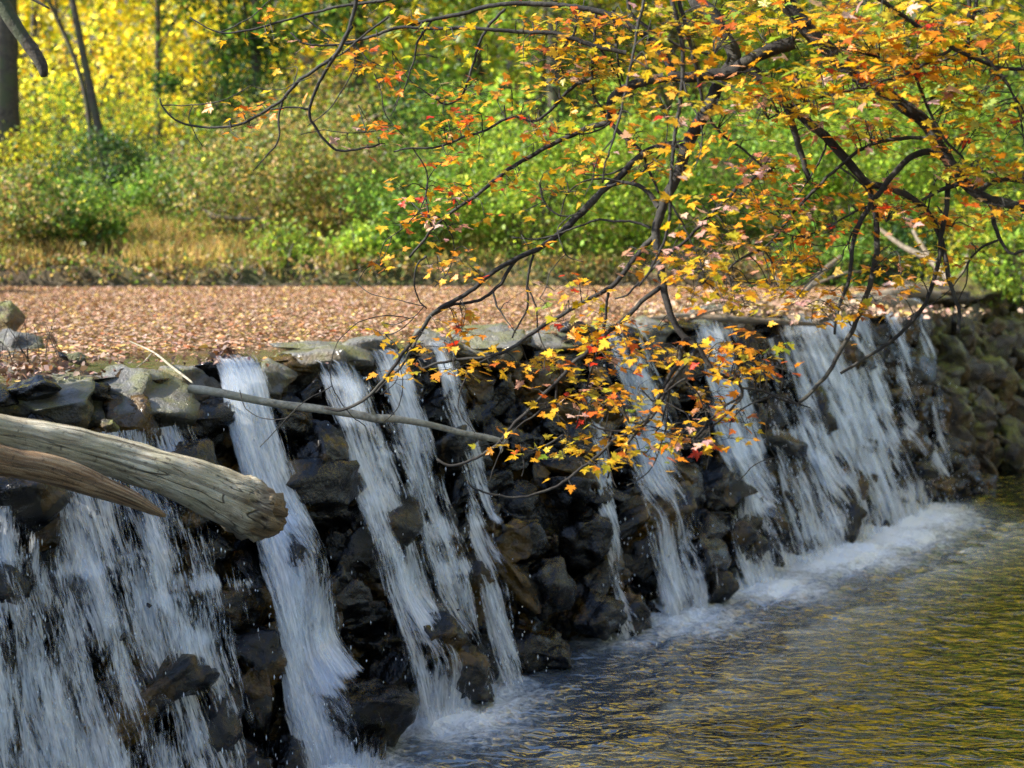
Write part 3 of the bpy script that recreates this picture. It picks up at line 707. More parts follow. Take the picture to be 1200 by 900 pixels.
def tree(label, px, d, hgt, crown_w, pal, n=5000, r=.16, leaf=(.09, .16), lean=0., crown_base=.3, ncl=46, kink=0., group='trees beyond the pond', name='tree', base=None):
    x = (px - 600) / F * d; b = np.array([x, d, height(np.array([x]), np.array([d]))[0] - .1])
    root = empty(name, tuple(b)); tag(root, label, 'tree', group)
    tp = b + np.array([lean, 0, hgt * .9])
    pts = np.array([b, b + [lean * .15 + kink, 0, hgt * .25], b + [lean * .45 - kink, .1, hgt * .5], b + [lean * .8, 0, hgt * .75], tp])
    p = spline(pts, .35); g = Geo(); tube(g, p, np.linspace(r * 1.15, r * .25, len(p)), 12, rough=.07, seed=int(px)); g.build('trunk', M_bark_far, root, smooth=True)
    cz = hgt * (crown_base + 1) / 2
    c = b + np.array([lean * .6, 0, cz]); rad = np.array([crown_w / 2, crown_w / 2, hgt * (1 - crown_base) / 2])
    cc, pt, k = crown_pts(c, rad, ncl, n, crown_w * .075, .35)
    g = Geo()
    for q in cc[:26]:
        zt = np.clip((q[2] - b[2]) / hgt - .12, crown_base * .6, .85); a = pts[0] + (tp - pts[0]) * zt; a = p[np.argmin(np.abs(p[:, 2] - a[2]))]
        m_ = (a + q) / 2 + [0, 0, .25] + RNG.normal(size=3) * .25
        bp = spline(np.array([a, m_, q]), .3); tube(g, bp, np.linspace(r * .30, r * .05, len(bp)), 6)
    g.build('limbs', M_bark_far, root, smooth=True)
    col = (palette(n, pal) * (1 + .22 * RNG.normal(size=(ncl, 1)))[k].clip(.6, 1.5)).clip(0, 1)
    if px >= 540 and d < 28 and pal is not YEL: col = np.where((pt[:, 2] > b[2] + 4.6 + RNG.normal(size=n) * .5)[:, None], palette(n, YEL), col)   # upper crowns made gold so the pool reflects gold
    g = Geo(); leaves(g, pt, RNG.uniform(*leaf, n), RNG.normal(size=(n, 3)) * .8 + [0, 0, .5], col, squash=1.3)
    g.build('crown', M_bg, root); return root

# trees (label, px, distance, height, crown width, palette, ...)
tree('thick mossy grey trunk at the far left edge of the picture', 4, 24, 13, 6, YG, 5000, r=.27, crown_base=.45)
tree('slim dark leaning tree in front of the bright yellow foliage', 134, 24.5, 10, 5, YEL, 3200, r=.075, lean=-2.7, kink=-.1, crown_base=.5)
tree('second slim dark stem crossing the first one at the upper left', 112, 25, 9, 4, YEL, 2600, r=.05, lean=-2.4, kink=.12, crown_base=.5)
tree('glowing yellow tree left of the dark evergreen', 185, 30, 14, 9, YEL + YG[:2], 11000, r=.07, crown_base=.02, ncl=70)
tree('tall yellow tree behind the thick left trunk', 40, 33, 16, 9, YEL + YG[:1], 11000, r=.09, crown_base=.08, ncl=70)
tree('yellow tree peeping over the middle shrubs', 262, 37, 16, 10, YEL, 8000, r=.2, crown_base=.05, ncl=70)
tree('dark green evergreen tree between yellow and green woods', 300, 25.5, 10, 3.4, DARKG + GRN[:1], 10000, r=.1, crown_base=.02, leaf=(.07, .12))
tree('broad green tree behind the bank left of centre', 420, 27, 11, 6, GRN, 9500, r=.1, crown_base=.02, ncl=60)
tree('tree with a dark furrowed trunk in the gap at the centre', 648, 23.2, 11, 5.5, LIGHTG, 8500, r=.11, crown_base=.1, ncl=50)
tree('light green tree above the big pale shrub', 560, 27, 12, 6, LIGHTG, 9000, r=.1, crown_base=.02, ncl=60)
tree('yellow green tree standing right of the centre gap', 790, 27, 13, 7, YG, 9500, r=.1, crown_base=.02, ncl=60)
tree('green tree behind the thick maple limbs', 930, 26, 12, 6.5, LIGHTG, 9000, r=.1, crown_base=.02, ncl=60)
tree('green tree near the right edge behind orange leaves', 1090, 25, 12, 6.5, GRN, 9000, r=.1, crown_base=.02, ncl=60)
tree('last light green tree at the right edge', 1230, 24, 12, 6, YG, 7500, r=.1, crown_base=.02, ncl=60)
for px_t, lb_t in ((640, 'tall golden tree added for the pool reflection near the centre gap'), (815, 'tall golden tree added for the pool reflection behind the pink leaves'), (985, 'tall golden tree added for the pool reflection behind the right shrubs'),
                   (1160, 'tall golden tree added for the pool reflection near the right edge'), (1370, 'tall golden tree added for the pool reflection just outside the right edge')):
    tree(lb_t, px_t, 26.5 + (px_t % 7) * .4, 19, 6.5, YEL, 6200, r=.08, crown_base=.44, leaf=(.16, .28))  # crowns above the frame, added so the pool mirrors gold
tree('golden tree high above the wood on the far right', 1290, 31, 18, 10, YEL, 8500, r=.25, crown_base=.2, leaf=(.13, .22))
tree('second golden tree high behind the centre', 700, 36, 18, 9, YG, 7000, r=.25, crown_base=.2, leaf=(.13, .22))

# shrubs
shrub('shrub', 'mixed green and brown bush below the thick left trunk', 25, 325, 19.6, 120, 120, MIX, 4200)
shrub('shrub', 'green bush with yellow tips left of the tan grass', 100, 318, 20.0, 120, 105, GRN, 3800)
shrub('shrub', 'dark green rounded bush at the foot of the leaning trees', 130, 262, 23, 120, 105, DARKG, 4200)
shrub('shrub', 'tall yellow tinged bush at the upper left edge', 30, 262, 23.5, 110, 110, YG, 2800)
shrub('shrub', 'small green bush behind the tan grass', 212, 268, 22, 110, 85, GRN, 3400)
shrub('shrub', 'olive vine tangle over the middle of the far bank', 300, 290, 20.5, 160, 130, MIX, 5200, ncl=40)
shrub('shrub', 'brown green vine tangle sloping up under the evergreen', 395, 300, 20.8, 180, 175, MIX, 7000, ncl=46)
shrub('shrub', 'grey green vine covered bush high on the bank', 350, 240, 23, 170, 150, MIX, 6000, ncl=44)
shrub('shrub', 'bright green small bush overhanging the pond left of centre', 332, 325, 19.2, 62, 55, LIGHTG, 1000, ncl=12)
shrub('shrub', 'low bright green bush overhanging the pond beside the tan root', 418, 320, 19.3, 60, 50, LIGHTG, 900, ncl=12)
shrub('shrub', 'green bush behind the tan root at the waterline', 480, 315, 19.8, 150, 120, GRN, 4600, ncl=30)
shrub('shrub', 'blue green bush in the dark gap', 520, 240, 22, 150, 130, GRN, 4800, ncl=30)
shrub('shrub', 'big pale green bush left of the main hanging branch', 620, 322, 19.7, 190, 170, LIGHTG, 7200, ncl=44)
shrub('shrub', 'big pale green bush behind the main hanging branch', 735, 318, 19.9, 190, 190, LIGHTG, 7600, ncl=44)
shrub('shrub', 'broad green bush behind the pink and yellow leaves', 860, 310, 20.2, 200, 190, GRN, 7600, ncl=44)
shrub('shrub', 'tall light green bush under the thick right limb', 985, 295, 20, 200, 200, LIGHTG, 7600, ncl=44)
shrub('shrub', 'light green bush at the right behind the forked limb', 1100, 270, 20, 180, 190, LIGHTG, 6800, ncl=40)
shrub('shrub', 'low dark green bush just behind the right part of the crest', 1072, 328, 18.7, 100, 60, DARKG, 2600, ncl=20)
shrub('shrub', 'dark green low growth behind the crest centre right', 980, 335, 18.9, 110, 60, GRN, 2200, ncl=20)
shrub('shrub', 'yellow green drooping bush at the right edge above the dam end', 1185, 335, 17.6, 100, 85, LIGHTG, 2800, ncl=22)
shrub('shrub', 'tall green bush at the right edge of the picture', 1200, 260, 19.5, 120, 170, GRN, 4800, ncl=30)
shrub('shrub', 'straggly yellow green weeds hanging over the right bank', 1130, 330, 18.2, 90, 90, YG, 900, ncl=24)

shrub('shrub', 'yellow green understory bush between the leaning trees', 95, 235, 27, 150, 130, GRN + YG[:1], 3600, ncl=34)
shrub('shrub', 'bright yellow understory bush right of the leaning trees', 200, 225, 27, 150, 120, YG + GRN[:1], 3600, ncl=34)
shrub('shrub', 'yellow understory bush under the dark evergreen', 285, 215, 26, 120, 110, GRN + YG[:2], 3000, ncl=30)
shrub('shrub', 'yellow understory bush behind the thick left trunk', 20, 225, 28, 120, 140, YG, 3200, ncl=30)
shrub('shrub', 'low brown green bush on the left shore of the leaf pond', -130, 385, 12.5, 150, 90, MIX, 2600, ncl=20, group='shrubs on the left shore')
shrub('shrub', 'green bush at the far corner of the left shore', -110, 350, 17, 130, 100, GRN, 2600, ncl=20, group='shrubs on the left shore')
shrub('shrub', 'brown green bush high on the left shore', -330, 360, 14, 200, 120, MIX, 3000, ncl=24, group='shrubs on the left shore')
shrub('shrub', 'dark foliage put in as the shade of the deep gap left of the centre', 500, 215, 22.6, 110, 120, DARKG, 3600, ncl=30)  # dark leaf colour stands for the shadow in this recess
shrub('shrub', 'dark foliage put in as shade behind the thin hanging twigs in the centre gap', 700, 160, 24.5, 110, 130, DARKG, 3400, ncl=30)  # shadow pocket painted as dark leaves
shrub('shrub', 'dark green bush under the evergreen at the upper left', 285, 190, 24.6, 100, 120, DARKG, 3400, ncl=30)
# grass and low growth on the bank (uncountable)
def blades(label, name, xs, ys, n, pal, h=(.12, .35), w=.008):
    x = RNG.uniform(*xs, n); y = RNG.uniform(*ys, n); z = height(x, y); q = np.stack([x, y], -1)
    k = RNG.random(n) < .5 + .5 * sn(q, 1.3, 8); x, y, z = x[k], y[k], z[k]; n = len(x)
    hh = RNG.uniform(*h, n)[:, None]; a = RNG.uniform(0, 6.28, n); d = np.stack([np.cos(a), np.sin(a), 0 * a], 1); le = RNG.normal(size=(n, 3)) * [.35, .35, 0] + [0, -.15, 0]
    b = np.stack([x, y, z - .02], 1)
    V = np.stack([b - d * w, b + d * w, b + le * hh * .4 + [0, 0, 1] * hh * .6 + d * w * .8, b + le * hh * .4 + [0, 0, 1] * hh * .6 - d * w * .8, b + le * hh + [0, 0, .9] * hh], 1)
    col = np.repeat(palette(n, pal), 5, axis=0); i = np.arange(n)[:, None] * 5
    tag(mesh_obj(name, V.reshape(-1, 3), [i + np.array([[0, 1, 2, 3]]), i + np.array([[3, 2, 4]])], M_bg, col=col), label, 'grass', kind='stuff')
blades('dry tan grass growing on the far bank left of centre', 'dry_grass', (-8.5, -2.2), (18.95, 23), 26000, TAN, (.15, .42))
blades('green and brown weeds along the far bank to the right', 'weeds', (-2.5, 9), (18.95, 22), 14000, MIX, (.12, .35))
def groundcover():
    n = 42000; x = RNG.uniform(-14, 16, n); y = RNG.uniform(18.9, 34, n); q = np.stack([x, y], -1); z = height(x, y) + RNG.random(n) ** 2 * .3
    g = Geo(); leaves(g, np.stack([x, y, z], -1), RNG.uniform(.05, .11, n), RNG.normal(size=(n, 3)) * .6 + [0, -.2, .8], palette(n, MIX + [(3, (.12, .2, .03))]), squash=1.3)
    n = 26000; x = RNG.uniform(-16, -2.6, n); y = RNG.uniform(3, 22, n); k = -x - (.375 * y + .85) > 0; x, y = x[k], y[k]; n = len(x); z = height(x, y) + RNG.random(n) ** 2 * .22
    leaves(g, np.stack([x, y, z], -1), RNG.uniform(.05, .11, n), RNG.normal(size=(n, 3)) * .6 + [0, -.2, .8], palette(n, MIX + TAN[:2]), squash=1.3)
    n = 16000; x = RNG.uniform(-34, -13, n); y = RNG.uniform(18.9, 38, n); z = height(x, y) + RNG.random(n) ** 2 * .4
    leaves(g, np.stack([x, y, z], -1), RNG.uniform(.10, .2, n), RNG.normal(size=(n, 3)) * .6 + [0, -.2, .8], palette(n, MIX), squash=1.3)
    tag(g.build('ground_cover', M_bg), 'low leafy ground cover under the trees beyond the pond', 'undergrowth', kind='stuff')
groundcover()
def bank_roots():
    g = Geo()
    for i in range(60):
        x = RNG.uniform(-7.5, 7.5); y = 18.85 + .02 * x; z0 = RNG.uniform(2.1, 2.35)
        pts = np.array([[x, y + .25, z0], [x + RNG.normal() * .2, y - .02, z0 - .2], [x + RNG.normal() * .35, y - .1, 1.95]])
        p = spline(pts, .1); tube(g, p, np.linspace(.012, .005, len(p)) * RNG.uniform(.6, 1.6), 5)
    tag(g.build('bank_roots', M_drift, smooth=True), 'tangle of thin dry roots hanging over the dark edge of the far bank', 'roots', kind='stuff')
    n = 9000; x = RNG.uniform(-8, 8, n); z = RNG.uniform(1.98, 2.4, n); y = 18.80 + .02 * x + (z - 2) * .25 - .04 + RNG.normal(size=n) * .06
    k = (RNG.random(n) < (z - 1.95) * 2.2) & (sn(np.stack([x, z * 2], -1), 1.6, 33) > -.35 + RNG.normal(size=n) * .3)
    g = Geo(); leaves(g, np.stack([x, y, z], -1)[k], RNG.uniform(.04, .09, k.sum()), RNG.normal(size=(k.sum(), 3)) + [0, -.6, .5], palette(k.sum(), MIX + TAN[:2]), squash=1.2)
    tag(g.build('bank_weeds', M_bg), 'brown and green weeds spilling down the dark edge of the far bank', 'weeds', kind='stuff')
bank_roots()
def far_wood():
    g = Geo(); n = 115000
    a = RNG.uniform(-.85, .75, n); d = RNG.uniform(36, 60, n); x = a * d; h0 = height(x, d); z = h0 + RNG.random(n) ** .8 * 17
    q = np.stack([x, d, z], -1); keep = sn(q, .35, 12) + .35 * sn(q, 1.1, 14) > -.75; x, d, z = x[keep], d[keep], z[keep]; n = len(x)
    fy = smooth01(.02, -.15, x / d + .04 * RNG.normal(size=n)); ca = palette(n, YEL); cb = palette(n, YG + GRN[:2]); m = (RNG.random(n) < fy * .9 + .1)[:, None]
    leaves(g, np.stack([x, d, z], -1), RNG.uniform(.22, .42, n), RNG.normal(size=(n, 3)) + [0, 0, .4], np.where(m & (RNG.random((n, 1)) < .62), ca, cb), squash=1.5)
    tag(g.build('distant_wood', M_bg), 'distant wood of yellow and green leaves closing the view', 'wood', kind='stuff')
far_wood()
# woodland on the near right bank and the left shore, outside the picture (gives the reflections)
for i, (x, y, pal, lb) in enumerate([(9.5, 9, YG, 'yellow green tree on the right shore of the pool'), (12, 14, YEL, 'golden tree on the right shore behind the pool'), (11, 19.5, GRN, 'green tree where the right shore meets the dam'), (8, 3, GRN, 'green tree on the near right shore'), (12, 5, YG, 'yellow green tree further up the near right shore'),
        (9, -4, YG, 'yellow green tree behind the right shore'), (4, -9, GRN, 'green tree behind the near bank'), (-2, -11, GRN, 'second green tree behind the near bank'), (12, -10, GRN, 'green tree far behind the right shore'), (16, 9, YEL, 'golden tree far back on the right shore')]):
    q = tree(lb, 600, 10, 11, 6.5, pal, 4200, r=.18, crown_base=.12, leaf=(.14, .24), group='trees on the shores')
    q.location = (x, y, height(np.array([float(x)]), np.array([float(y)]))[0] - .1)

# weeds at left edge by the boulder
def twiggy():
    root = empty('twiggy_weed', tuple(P(25, 425, 8.2))); tag(root, 'leafless twiggy weeds beside the pale boulder at the left edge', 'weed')
    b = P(25, 428, 8.2)
    for i in range(16):
        q = b + np.array([RNG.normal() * .17, RNG.normal() * .1, 0]); tip = q + [RNG.normal() * .10, RNG.normal() * .08, RNG.uniform(.12, .34)]
        p = spline(np.array([q, (q + tip) / 2 + RNG.normal(size=3) * .03, tip]), .03); g = Geo(); tube(g, p, np.linspace(.0035, .0012, len(p)), 5)
        for j in range(3):
            a = p[int(len(p) * RNG.uniform(.4, .95))]; tube(g, np.array([a, a + RNG.normal(size=3) * .04 + [0, 0, .03]]), [.0016, .0008], 4)
        g.build('twig', M_bark, root, smooth=True)
twiggy()

# mossy broken branch from a tree standing outside on the left
root = empty('bare_tree', (-4.4, 6.4, 1.9)); tag(root, 'bare mossy tree whose broken dark branch hangs into the upper left corner', 'tree')
g = Geo(); p = spline(np.array([(-4.4, 6.4, 1.9), (-4.42, 6.42, 3.2), (-4.45, 6.4, 4.4), (-4.6, 6.5, 6.4)]), .15); tube(g, p, np.linspace(.16, .09, len(p)), 16, rough=.1); g.build('trunk', M_bark_moss, root, smooth=True)
g = Geo(); p, r = pxpath([(-512, -220, 6.4, 16), (-250, -140, 5.7, 13), (-60, -55, 5.1, 10), (-5, -5, 5.1, 8.5), (12, 22, 5.1, 8.5), (28, 45, 5.1, 8), (42, 64, 5.1, 7.5), (50, 78, 5.1, 6.5), (52, 90, 5.1, 3.5)], .02)
tube(g, p, r, 14, rough=.16, seed=4); g.build('branch', M_bark_moss, root, smooth=True)
g = Geo(); p, r = pxpath([(-60, -55, 5.1, 4), (0, -20, 5.1, 2), (40, 0, 5.1, 2), (58, 10, 5.1, 1.2)], .02); tube(g, p, r, 6); g.build('twig', M_bark_moss, root, smooth=True)

# ------------------------------------------------------------------ the maple hanging in from the right
BR = []   # each: (samples px (n,2), depth (n,), r px (n,))
def nearest(x, y):
    best = (1e9, 5.3)
    for s in BR:
        d2 = (s[:, 0] - x) ** 2 + (s[:, 1] - y) ** 2; i = int(np.argmin(d2))
        if d2[i] < best[0]: best = (d2[i], s[i, 2])
    return best
maple = empty('maple_tree', (4.3, 5.6, 1.2)); tag(maple, 'autumn maple whose branches of yellow and orange leaves hang over the falls', 'tree')
TRUNK = spline(np.array([(4.3, 5.6, 1.0), (4.2, 5.6, 2.4), (3.95, 5.5, 3.9), (3.6, 5.5, 5.4), (3.3, 5.6, 7.2)]), .12)
g = Geo(); tube(g, TRUNK, np.linspace(.19, .10, len(TRUNK)), 18, rough=.06); g.build('trunk', M_bark, maple, smooth=True)
parts = []
def branch(pts, r0, r1, dd=0., d0=None, kink=True):
    p = np.array(pts, float)
    if d0 is None:
        q = nearest(*p[0]); d0 = q[1] if q[0] < 40 ** 2 else 5.2 + RNG.uniform(-.4, .4)
    n = len(p); t = np.linspace(0, 1, n)
    q = np.column_stack([p, d0 + dd * t, r0 + (r1 - r0) * t]); s = spline(np.column_stack([q[:, 0], q[:, 1], q[:, 2], q[:, 3]]), 4.)
    if kink: s[:, 0] += .9 * sn(s[:, :2], .12, n) ; s[:, 1] += .9 * sn(s[:, :2], .12, n + 5)
    BR.append(s); parts.append(s)
B = branch
B([(1500, -330), (1200, -300), (960, -200), (850, -100), (815, -10), (832, 14), (848, 42), (860, 66), (852, 84), (840, 102), (833, 120), (824, 136), (812, 156), (803, 176), (797, 196), (789, 216), (779, 234), (774, 250), (769, 268), (769, 284), (772, 302), (775, 320), (778, 342), (783, 360), (790, 378), (800, 393), (814, 404), (828, 422), (836, 434), (848, 441)], 8.6, 2.2, -.4, 5.6)
B([(1480, -200), (1150, -190), (980, -110), (925, -10), (930, 12), (945, 34), (965, 52), (985, 72), (1005, 88), (1020, 98), (1040, 110), (1055, 122), (1080, 140), (1090, 152), (1096, 166), (1108, 182), (1118, 198), (1130, 214), (1146, 228), (1165, 236), (1185, 240), (1212, 248), (1260, 262)], 9, 4.6, -.2, 5.4)
B([(853, 72), (880, 82), (897, 95), (915, 112), (925, 122), (945, 142), (965, 158), (985, 180), (1000, 197), (1018, 215), (1045, 221), (1065, 230), (1082, 243), (1095, 262), (1103, 280), (1107, 300), (1112, 325), (1118, 345), (1124, 365), (1123, 390)], 6, 1.6, -.3)
B([(930, 50), (895, 62), (870, 76), (855, 85), (835, 88), (810, 91), (790, 90), (760, 94), (740, 100), (725, 108), (717, 116), (716, 128), (714, 143)], 7, 4, .2)
B([(790, 88), (780, 68), (765, 48), (745, 35), (725, 22), (705, 14), (685, 9), (660, 6), (630, 5), (600, 4), (570, 8), (545, 15), (510, 22), (480, 30), (462, 33)], 4, 1.6, .3)
B([(714, 143), (690, 150), (660, 163), (640, 173), (620, 185), (600, 196), (575, 215), (555, 232), (535, 245), (510, 265), (490, 290), (480, 302)], 2.8, 1.2, .3)
B([(714, 143), (725, 155), (740, 167), (752, 178), (757, 190), (765, 210), (773, 226)], 2.4, 1.2, -.1)
B([(807, 168), (790, 170), (770, 173), (755, 180), (740, 193), (725, 208), (705, 225), (680, 252), (655, 275), (630, 292), (600, 306), (570, 325), (545, 345), (510, 365), (495, 385), (475, 410), (450, 445), (425, 470), (400, 480), (380, 478)], 4, 1.3, .3)
B([(772, 242), (762, 228), (748, 217), (730, 215), (712, 219)], 3, 1.6, .1)
B([(700, 228), (670, 258), (640, 285), (605, 305), (585, 335), (560, 352), (530, 358), (505, 372), (490, 395), (470, 430), (440, 460)], 2.4, 1., .2)
B([(785, -8), (795, 30), (800, 60), (799, 100), (795, 130), (790, 165), (787, 200), (785, 230), (784, 260), (777, 285), (768, 305), (760, 320), (748, 335)], 2.6, 1.1, -.2, 5.0)
B([(793, -8), (805, 35), (812, 65), (818, 90), (822, 115), (828, 130), (835, 145), (850, 160), (870, 175), (895, 196)], 2.2, 1., .1, 5.0)
B([(757, -8), (748, 30), (742, 65), (735, 95), (728, 130), (720, 160), (710, 190), (706, 215)], 1.8, .9, -.1, 4.95)
B([(719, 12), (721, 40), (725, 75), (730, 95)], 1.6, .9)
B([(735, -5), (740, 15), (755, 30), (780, 45), (800, 55), (835, 65)], 2.2, 1.3, 0, 5.3)
B([(680, 10), (672, 40), (660, 55), (656, 75), (660, 85)], 1.5, .8)
B([(699, 12), (697, 40), (694, 90), (697, 115), (707, 130), (714, 142)], 1.6, 1.2)
B([(694, 92), (680, 97), (668, 105), (655, 118), (643, 132), (625, 142), (600, 137), (570, 152), (545, 160), (515, 172), (480, 174), (462, 178)], 2., .9, .2)
B([(733, 62), (700, 55), (660, 42), (640, 38), (600, 37), (560, 33), (530, 33), (490, 33), (462, 33), (430, 45), (400, 52), (360, 52), (340, 38)], 2.6, 1., .2, 5.4)
B([(592, 10), (575, 28), (562, 50), (553, 80), (545, 105), (535, 118), (520, 122), (510, 115)], 1.6, .9, -.1)
B([(424, -30), (418, 0), (412, 25), (400, 53), (385, 78), (377, 90), (365, 118), (363, 135), (370, 150), (385, 170), (400, 177), (430, 173), (445, 170)], 2.3, 1.0, .1, 5.3)
B([(412, 30), (395, 62), (380, 75), (350, 95), (330, 118), (315, 127), (300, 137), (275, 147), (240, 149), (210, 143), (192, 128), (187, 115)], 2.2, .8, .2)
B([(363, 127), (340, 126), (318, 128)], 1.2, .8)
B([(480, -10), (450, 0), (420, 4), (395, 8), (370, 14), (340, 22), (305, 32), (275, 38), (250, 36), (223, 20)], 1.9, .7, .1, 5.6)
B([(455, 20), (425, 42), (405, 60), (380, 72)], 1.3, .7, .1, 5.4)
B([(1018, 217), (1023, 240), (1028, 270), (1027, 300), (1020, 330), (1012, 355), (1000, 385), (985, 410), (972, 435), (950, 460), (935, 474)], 3.2, 1.8, -.2)
B([(905, 100), (915, 112), (925, 132), (933, 160), (940, 185), (948, 211)], 4.4, 2.6, 0)
B([(1018, -12), (1035, 2), (1060, 20), (1090, 40), (1120, 58), (1150, 72), (1175, 80), (1215, 81)], 2.6, 1.8, .1, 4.9)
B([(1085, 162), (1060, 162), (1035, 165), (1010, 175), (990, 190), (970, 207), (950, 228), (935, 243), (920, 262), (900, 287), (870, 302), (850, 318)], 2.2, 1., .2)
B([(1110, 187), (1090, 178), (1075, 180), (1060, 190), (1045, 207), (1035, 220), (1020, 240), (1008, 262), (1000, 282), (997, 310), (993, 335), (985, 355), (980, 375), (978, 392)], 3.8, 1.3, -.2)
B([(1112, 192), (1111, 210), (1110, 240), (1105, 265), (1102, 285), (1098, 315), (1090, 340), (1080, 362), (1060, 385), (1040, 403), (1010, 422), (985, 437)], 3., 1.5, 0.)
B([(1150, 228), (1130, 217), (1110, 220), (1095, 226), (1080, 235)], 3., 1.6)
B([(1146, 228), (1160, 214), (1182, 210), (1210, 214)], 3, 2.)
B([(1160, 236), (1163, 245), (1165, 262), (1172, 280), (1185, 297), (1200, 294)], 3., 1.2, -.1)
B([(1072, 86), (1085, 120), (1100, 150), (1115, 172), (1140, 195), (1148, 201)], 1.8, 1., 0, 5.0)
B([(1136, -8), (1135, 30), (1136, 72)], 2.4, 1.6, 0, 5.1)
B([(1146, -8), (1141, 18), (1137, 28)], 2.2, 1.6, 0, 5.1)
B([(1118, 56), (1090, 72), (1060, 87), (1030, 97), (1000, 105), (960, 115), (935, 122), (900, 140)], 1.9, .9, .1)
B([(1150, 62), (1175, 90), (1190, 115), (1205, 140)], 1.8, 1.)
B([(768, 276), (750, 295), (735, 315), (720, 333), (710, 340), (690, 350), (670, 362), (645, 377), (620, 393), (600, 408), (575, 417), (550, 420), (520, 424), (495, 432)], 3, 1.2, .2)
B([(776, 336), (755, 350), (742, 365), (720, 383), (700, 400), (685, 415), (672, 425), (655, 445), (625, 475), (600, 500), (588, 515), (570, 530), (545, 542), (525, 545), (512, 538)], 2.7, 1.2, .2)
B([(905, 198), (885, 207), (870, 215), (845, 240), (820, 265), (800, 285), (780, 300), (765, 315), (752, 328), (735, 345), (720, 350)], 2.2, 1., .1, 5.1)
B([(712, 343), (710, 370), (705, 395), (697, 420), (688, 450), (680, 480), (675, 500)], 1.5, .8)
B([(762, 267), (745, 260), (720, 259), (698, 258), (660, 272), (630, 280), (600, 278)], 1.5, .7, .1)
B([(625, 298), (618, 330), (618, 360), (605, 385), (600, 397)], 1.4, .8)
B([(632, 215), (640, 240), (660, 253), (682, 250)], 1.2, .8, 0, 5.3)
B([(802, 396), (795, 425), (785, 440), (775, 460), (765, 480), (755, 495), (745, 503), (730, 512)], 2.6, 1.3)
B([(818, 410), (800, 430), (785, 450), (775, 470), (763, 490), (750, 502), (735, 520), (720, 530), (716, 545), (712, 560)], 2.3, 1.)
B([(745, 503), (735, 508), (720, 515), (700, 535), (680, 550), (660, 565), (635, 577), (605, 583), (580, 580), (555, 572), (548, 564)], 1.9, .9, -.1)
B([(748, 502), (725, 505), (705, 503), (690, 495)], 1.5, .9)
B([(842, 437), (815, 440), (795, 448), (780, 460), (765, 470)], 1.5, .8)
B([(845, 440), (862, 447), (870, 462), (850, 487), (830, 503), (815, 515)], 1.8, 1.)
B([(870, 462), (845, 480), (825, 500), (812, 518)], 1.4, .9)
B([(868, 455), (890, 458), (920, 470), (950, 478)], 1.3, .6)
B([(970, 165), (960, 190), (948, 210), (930, 235), (912, 255)], 1.2, .6)
B([(652, 452), (652, 480), (662, 505), (672, 522)], 1.3, .7)
B([(652, 474), (632, 482), (610, 498), (600, 505)], 1.2, .6)
B([(660, 510), (640, 522), (615, 530), (610, 520)], 1.2, .7)
B([(612, 532), (614, 548), (611, 558)], .9, .5)
B([(500, 300), (490, 310), (485, 330), (490, 350), (500, 362)], 1.1, .6)
B([(1085, 250), (1090, 232), (1095, 212)], 1.0, .6)

gb = np.random.default_rng(77)
for _ in range(62):     # fine side shoots
    s_ = BR[int(gb.integers(2, len(BR)))]; q_ = s_[int(gb.integers(len(s_) // 4, len(s_)))]
    if not (150 < q_[0] < 1230 and -20 < q_[1] < 560): continue
    a_ = gb.normal(2.3, .8) if gb.random() < .7 else gb.normal(.6, .7); Ls = gb.uniform(45, 130); b_ = gb.normal(0, .55)
    pt_ = [(q_[0], q_[1])]
    for k_ in range(4):
        pt_.append((pt_[-1][0] + math.cos(a_) * Ls / 4, pt_[-1][1] + math.sin(a_) * Ls / 4)); a_ += b_ * .6 + gb.normal() * .25
    B(pt_, min(1.3, q_[3] * .8), .5, gb.uniform(-.15, .2), q_[2])
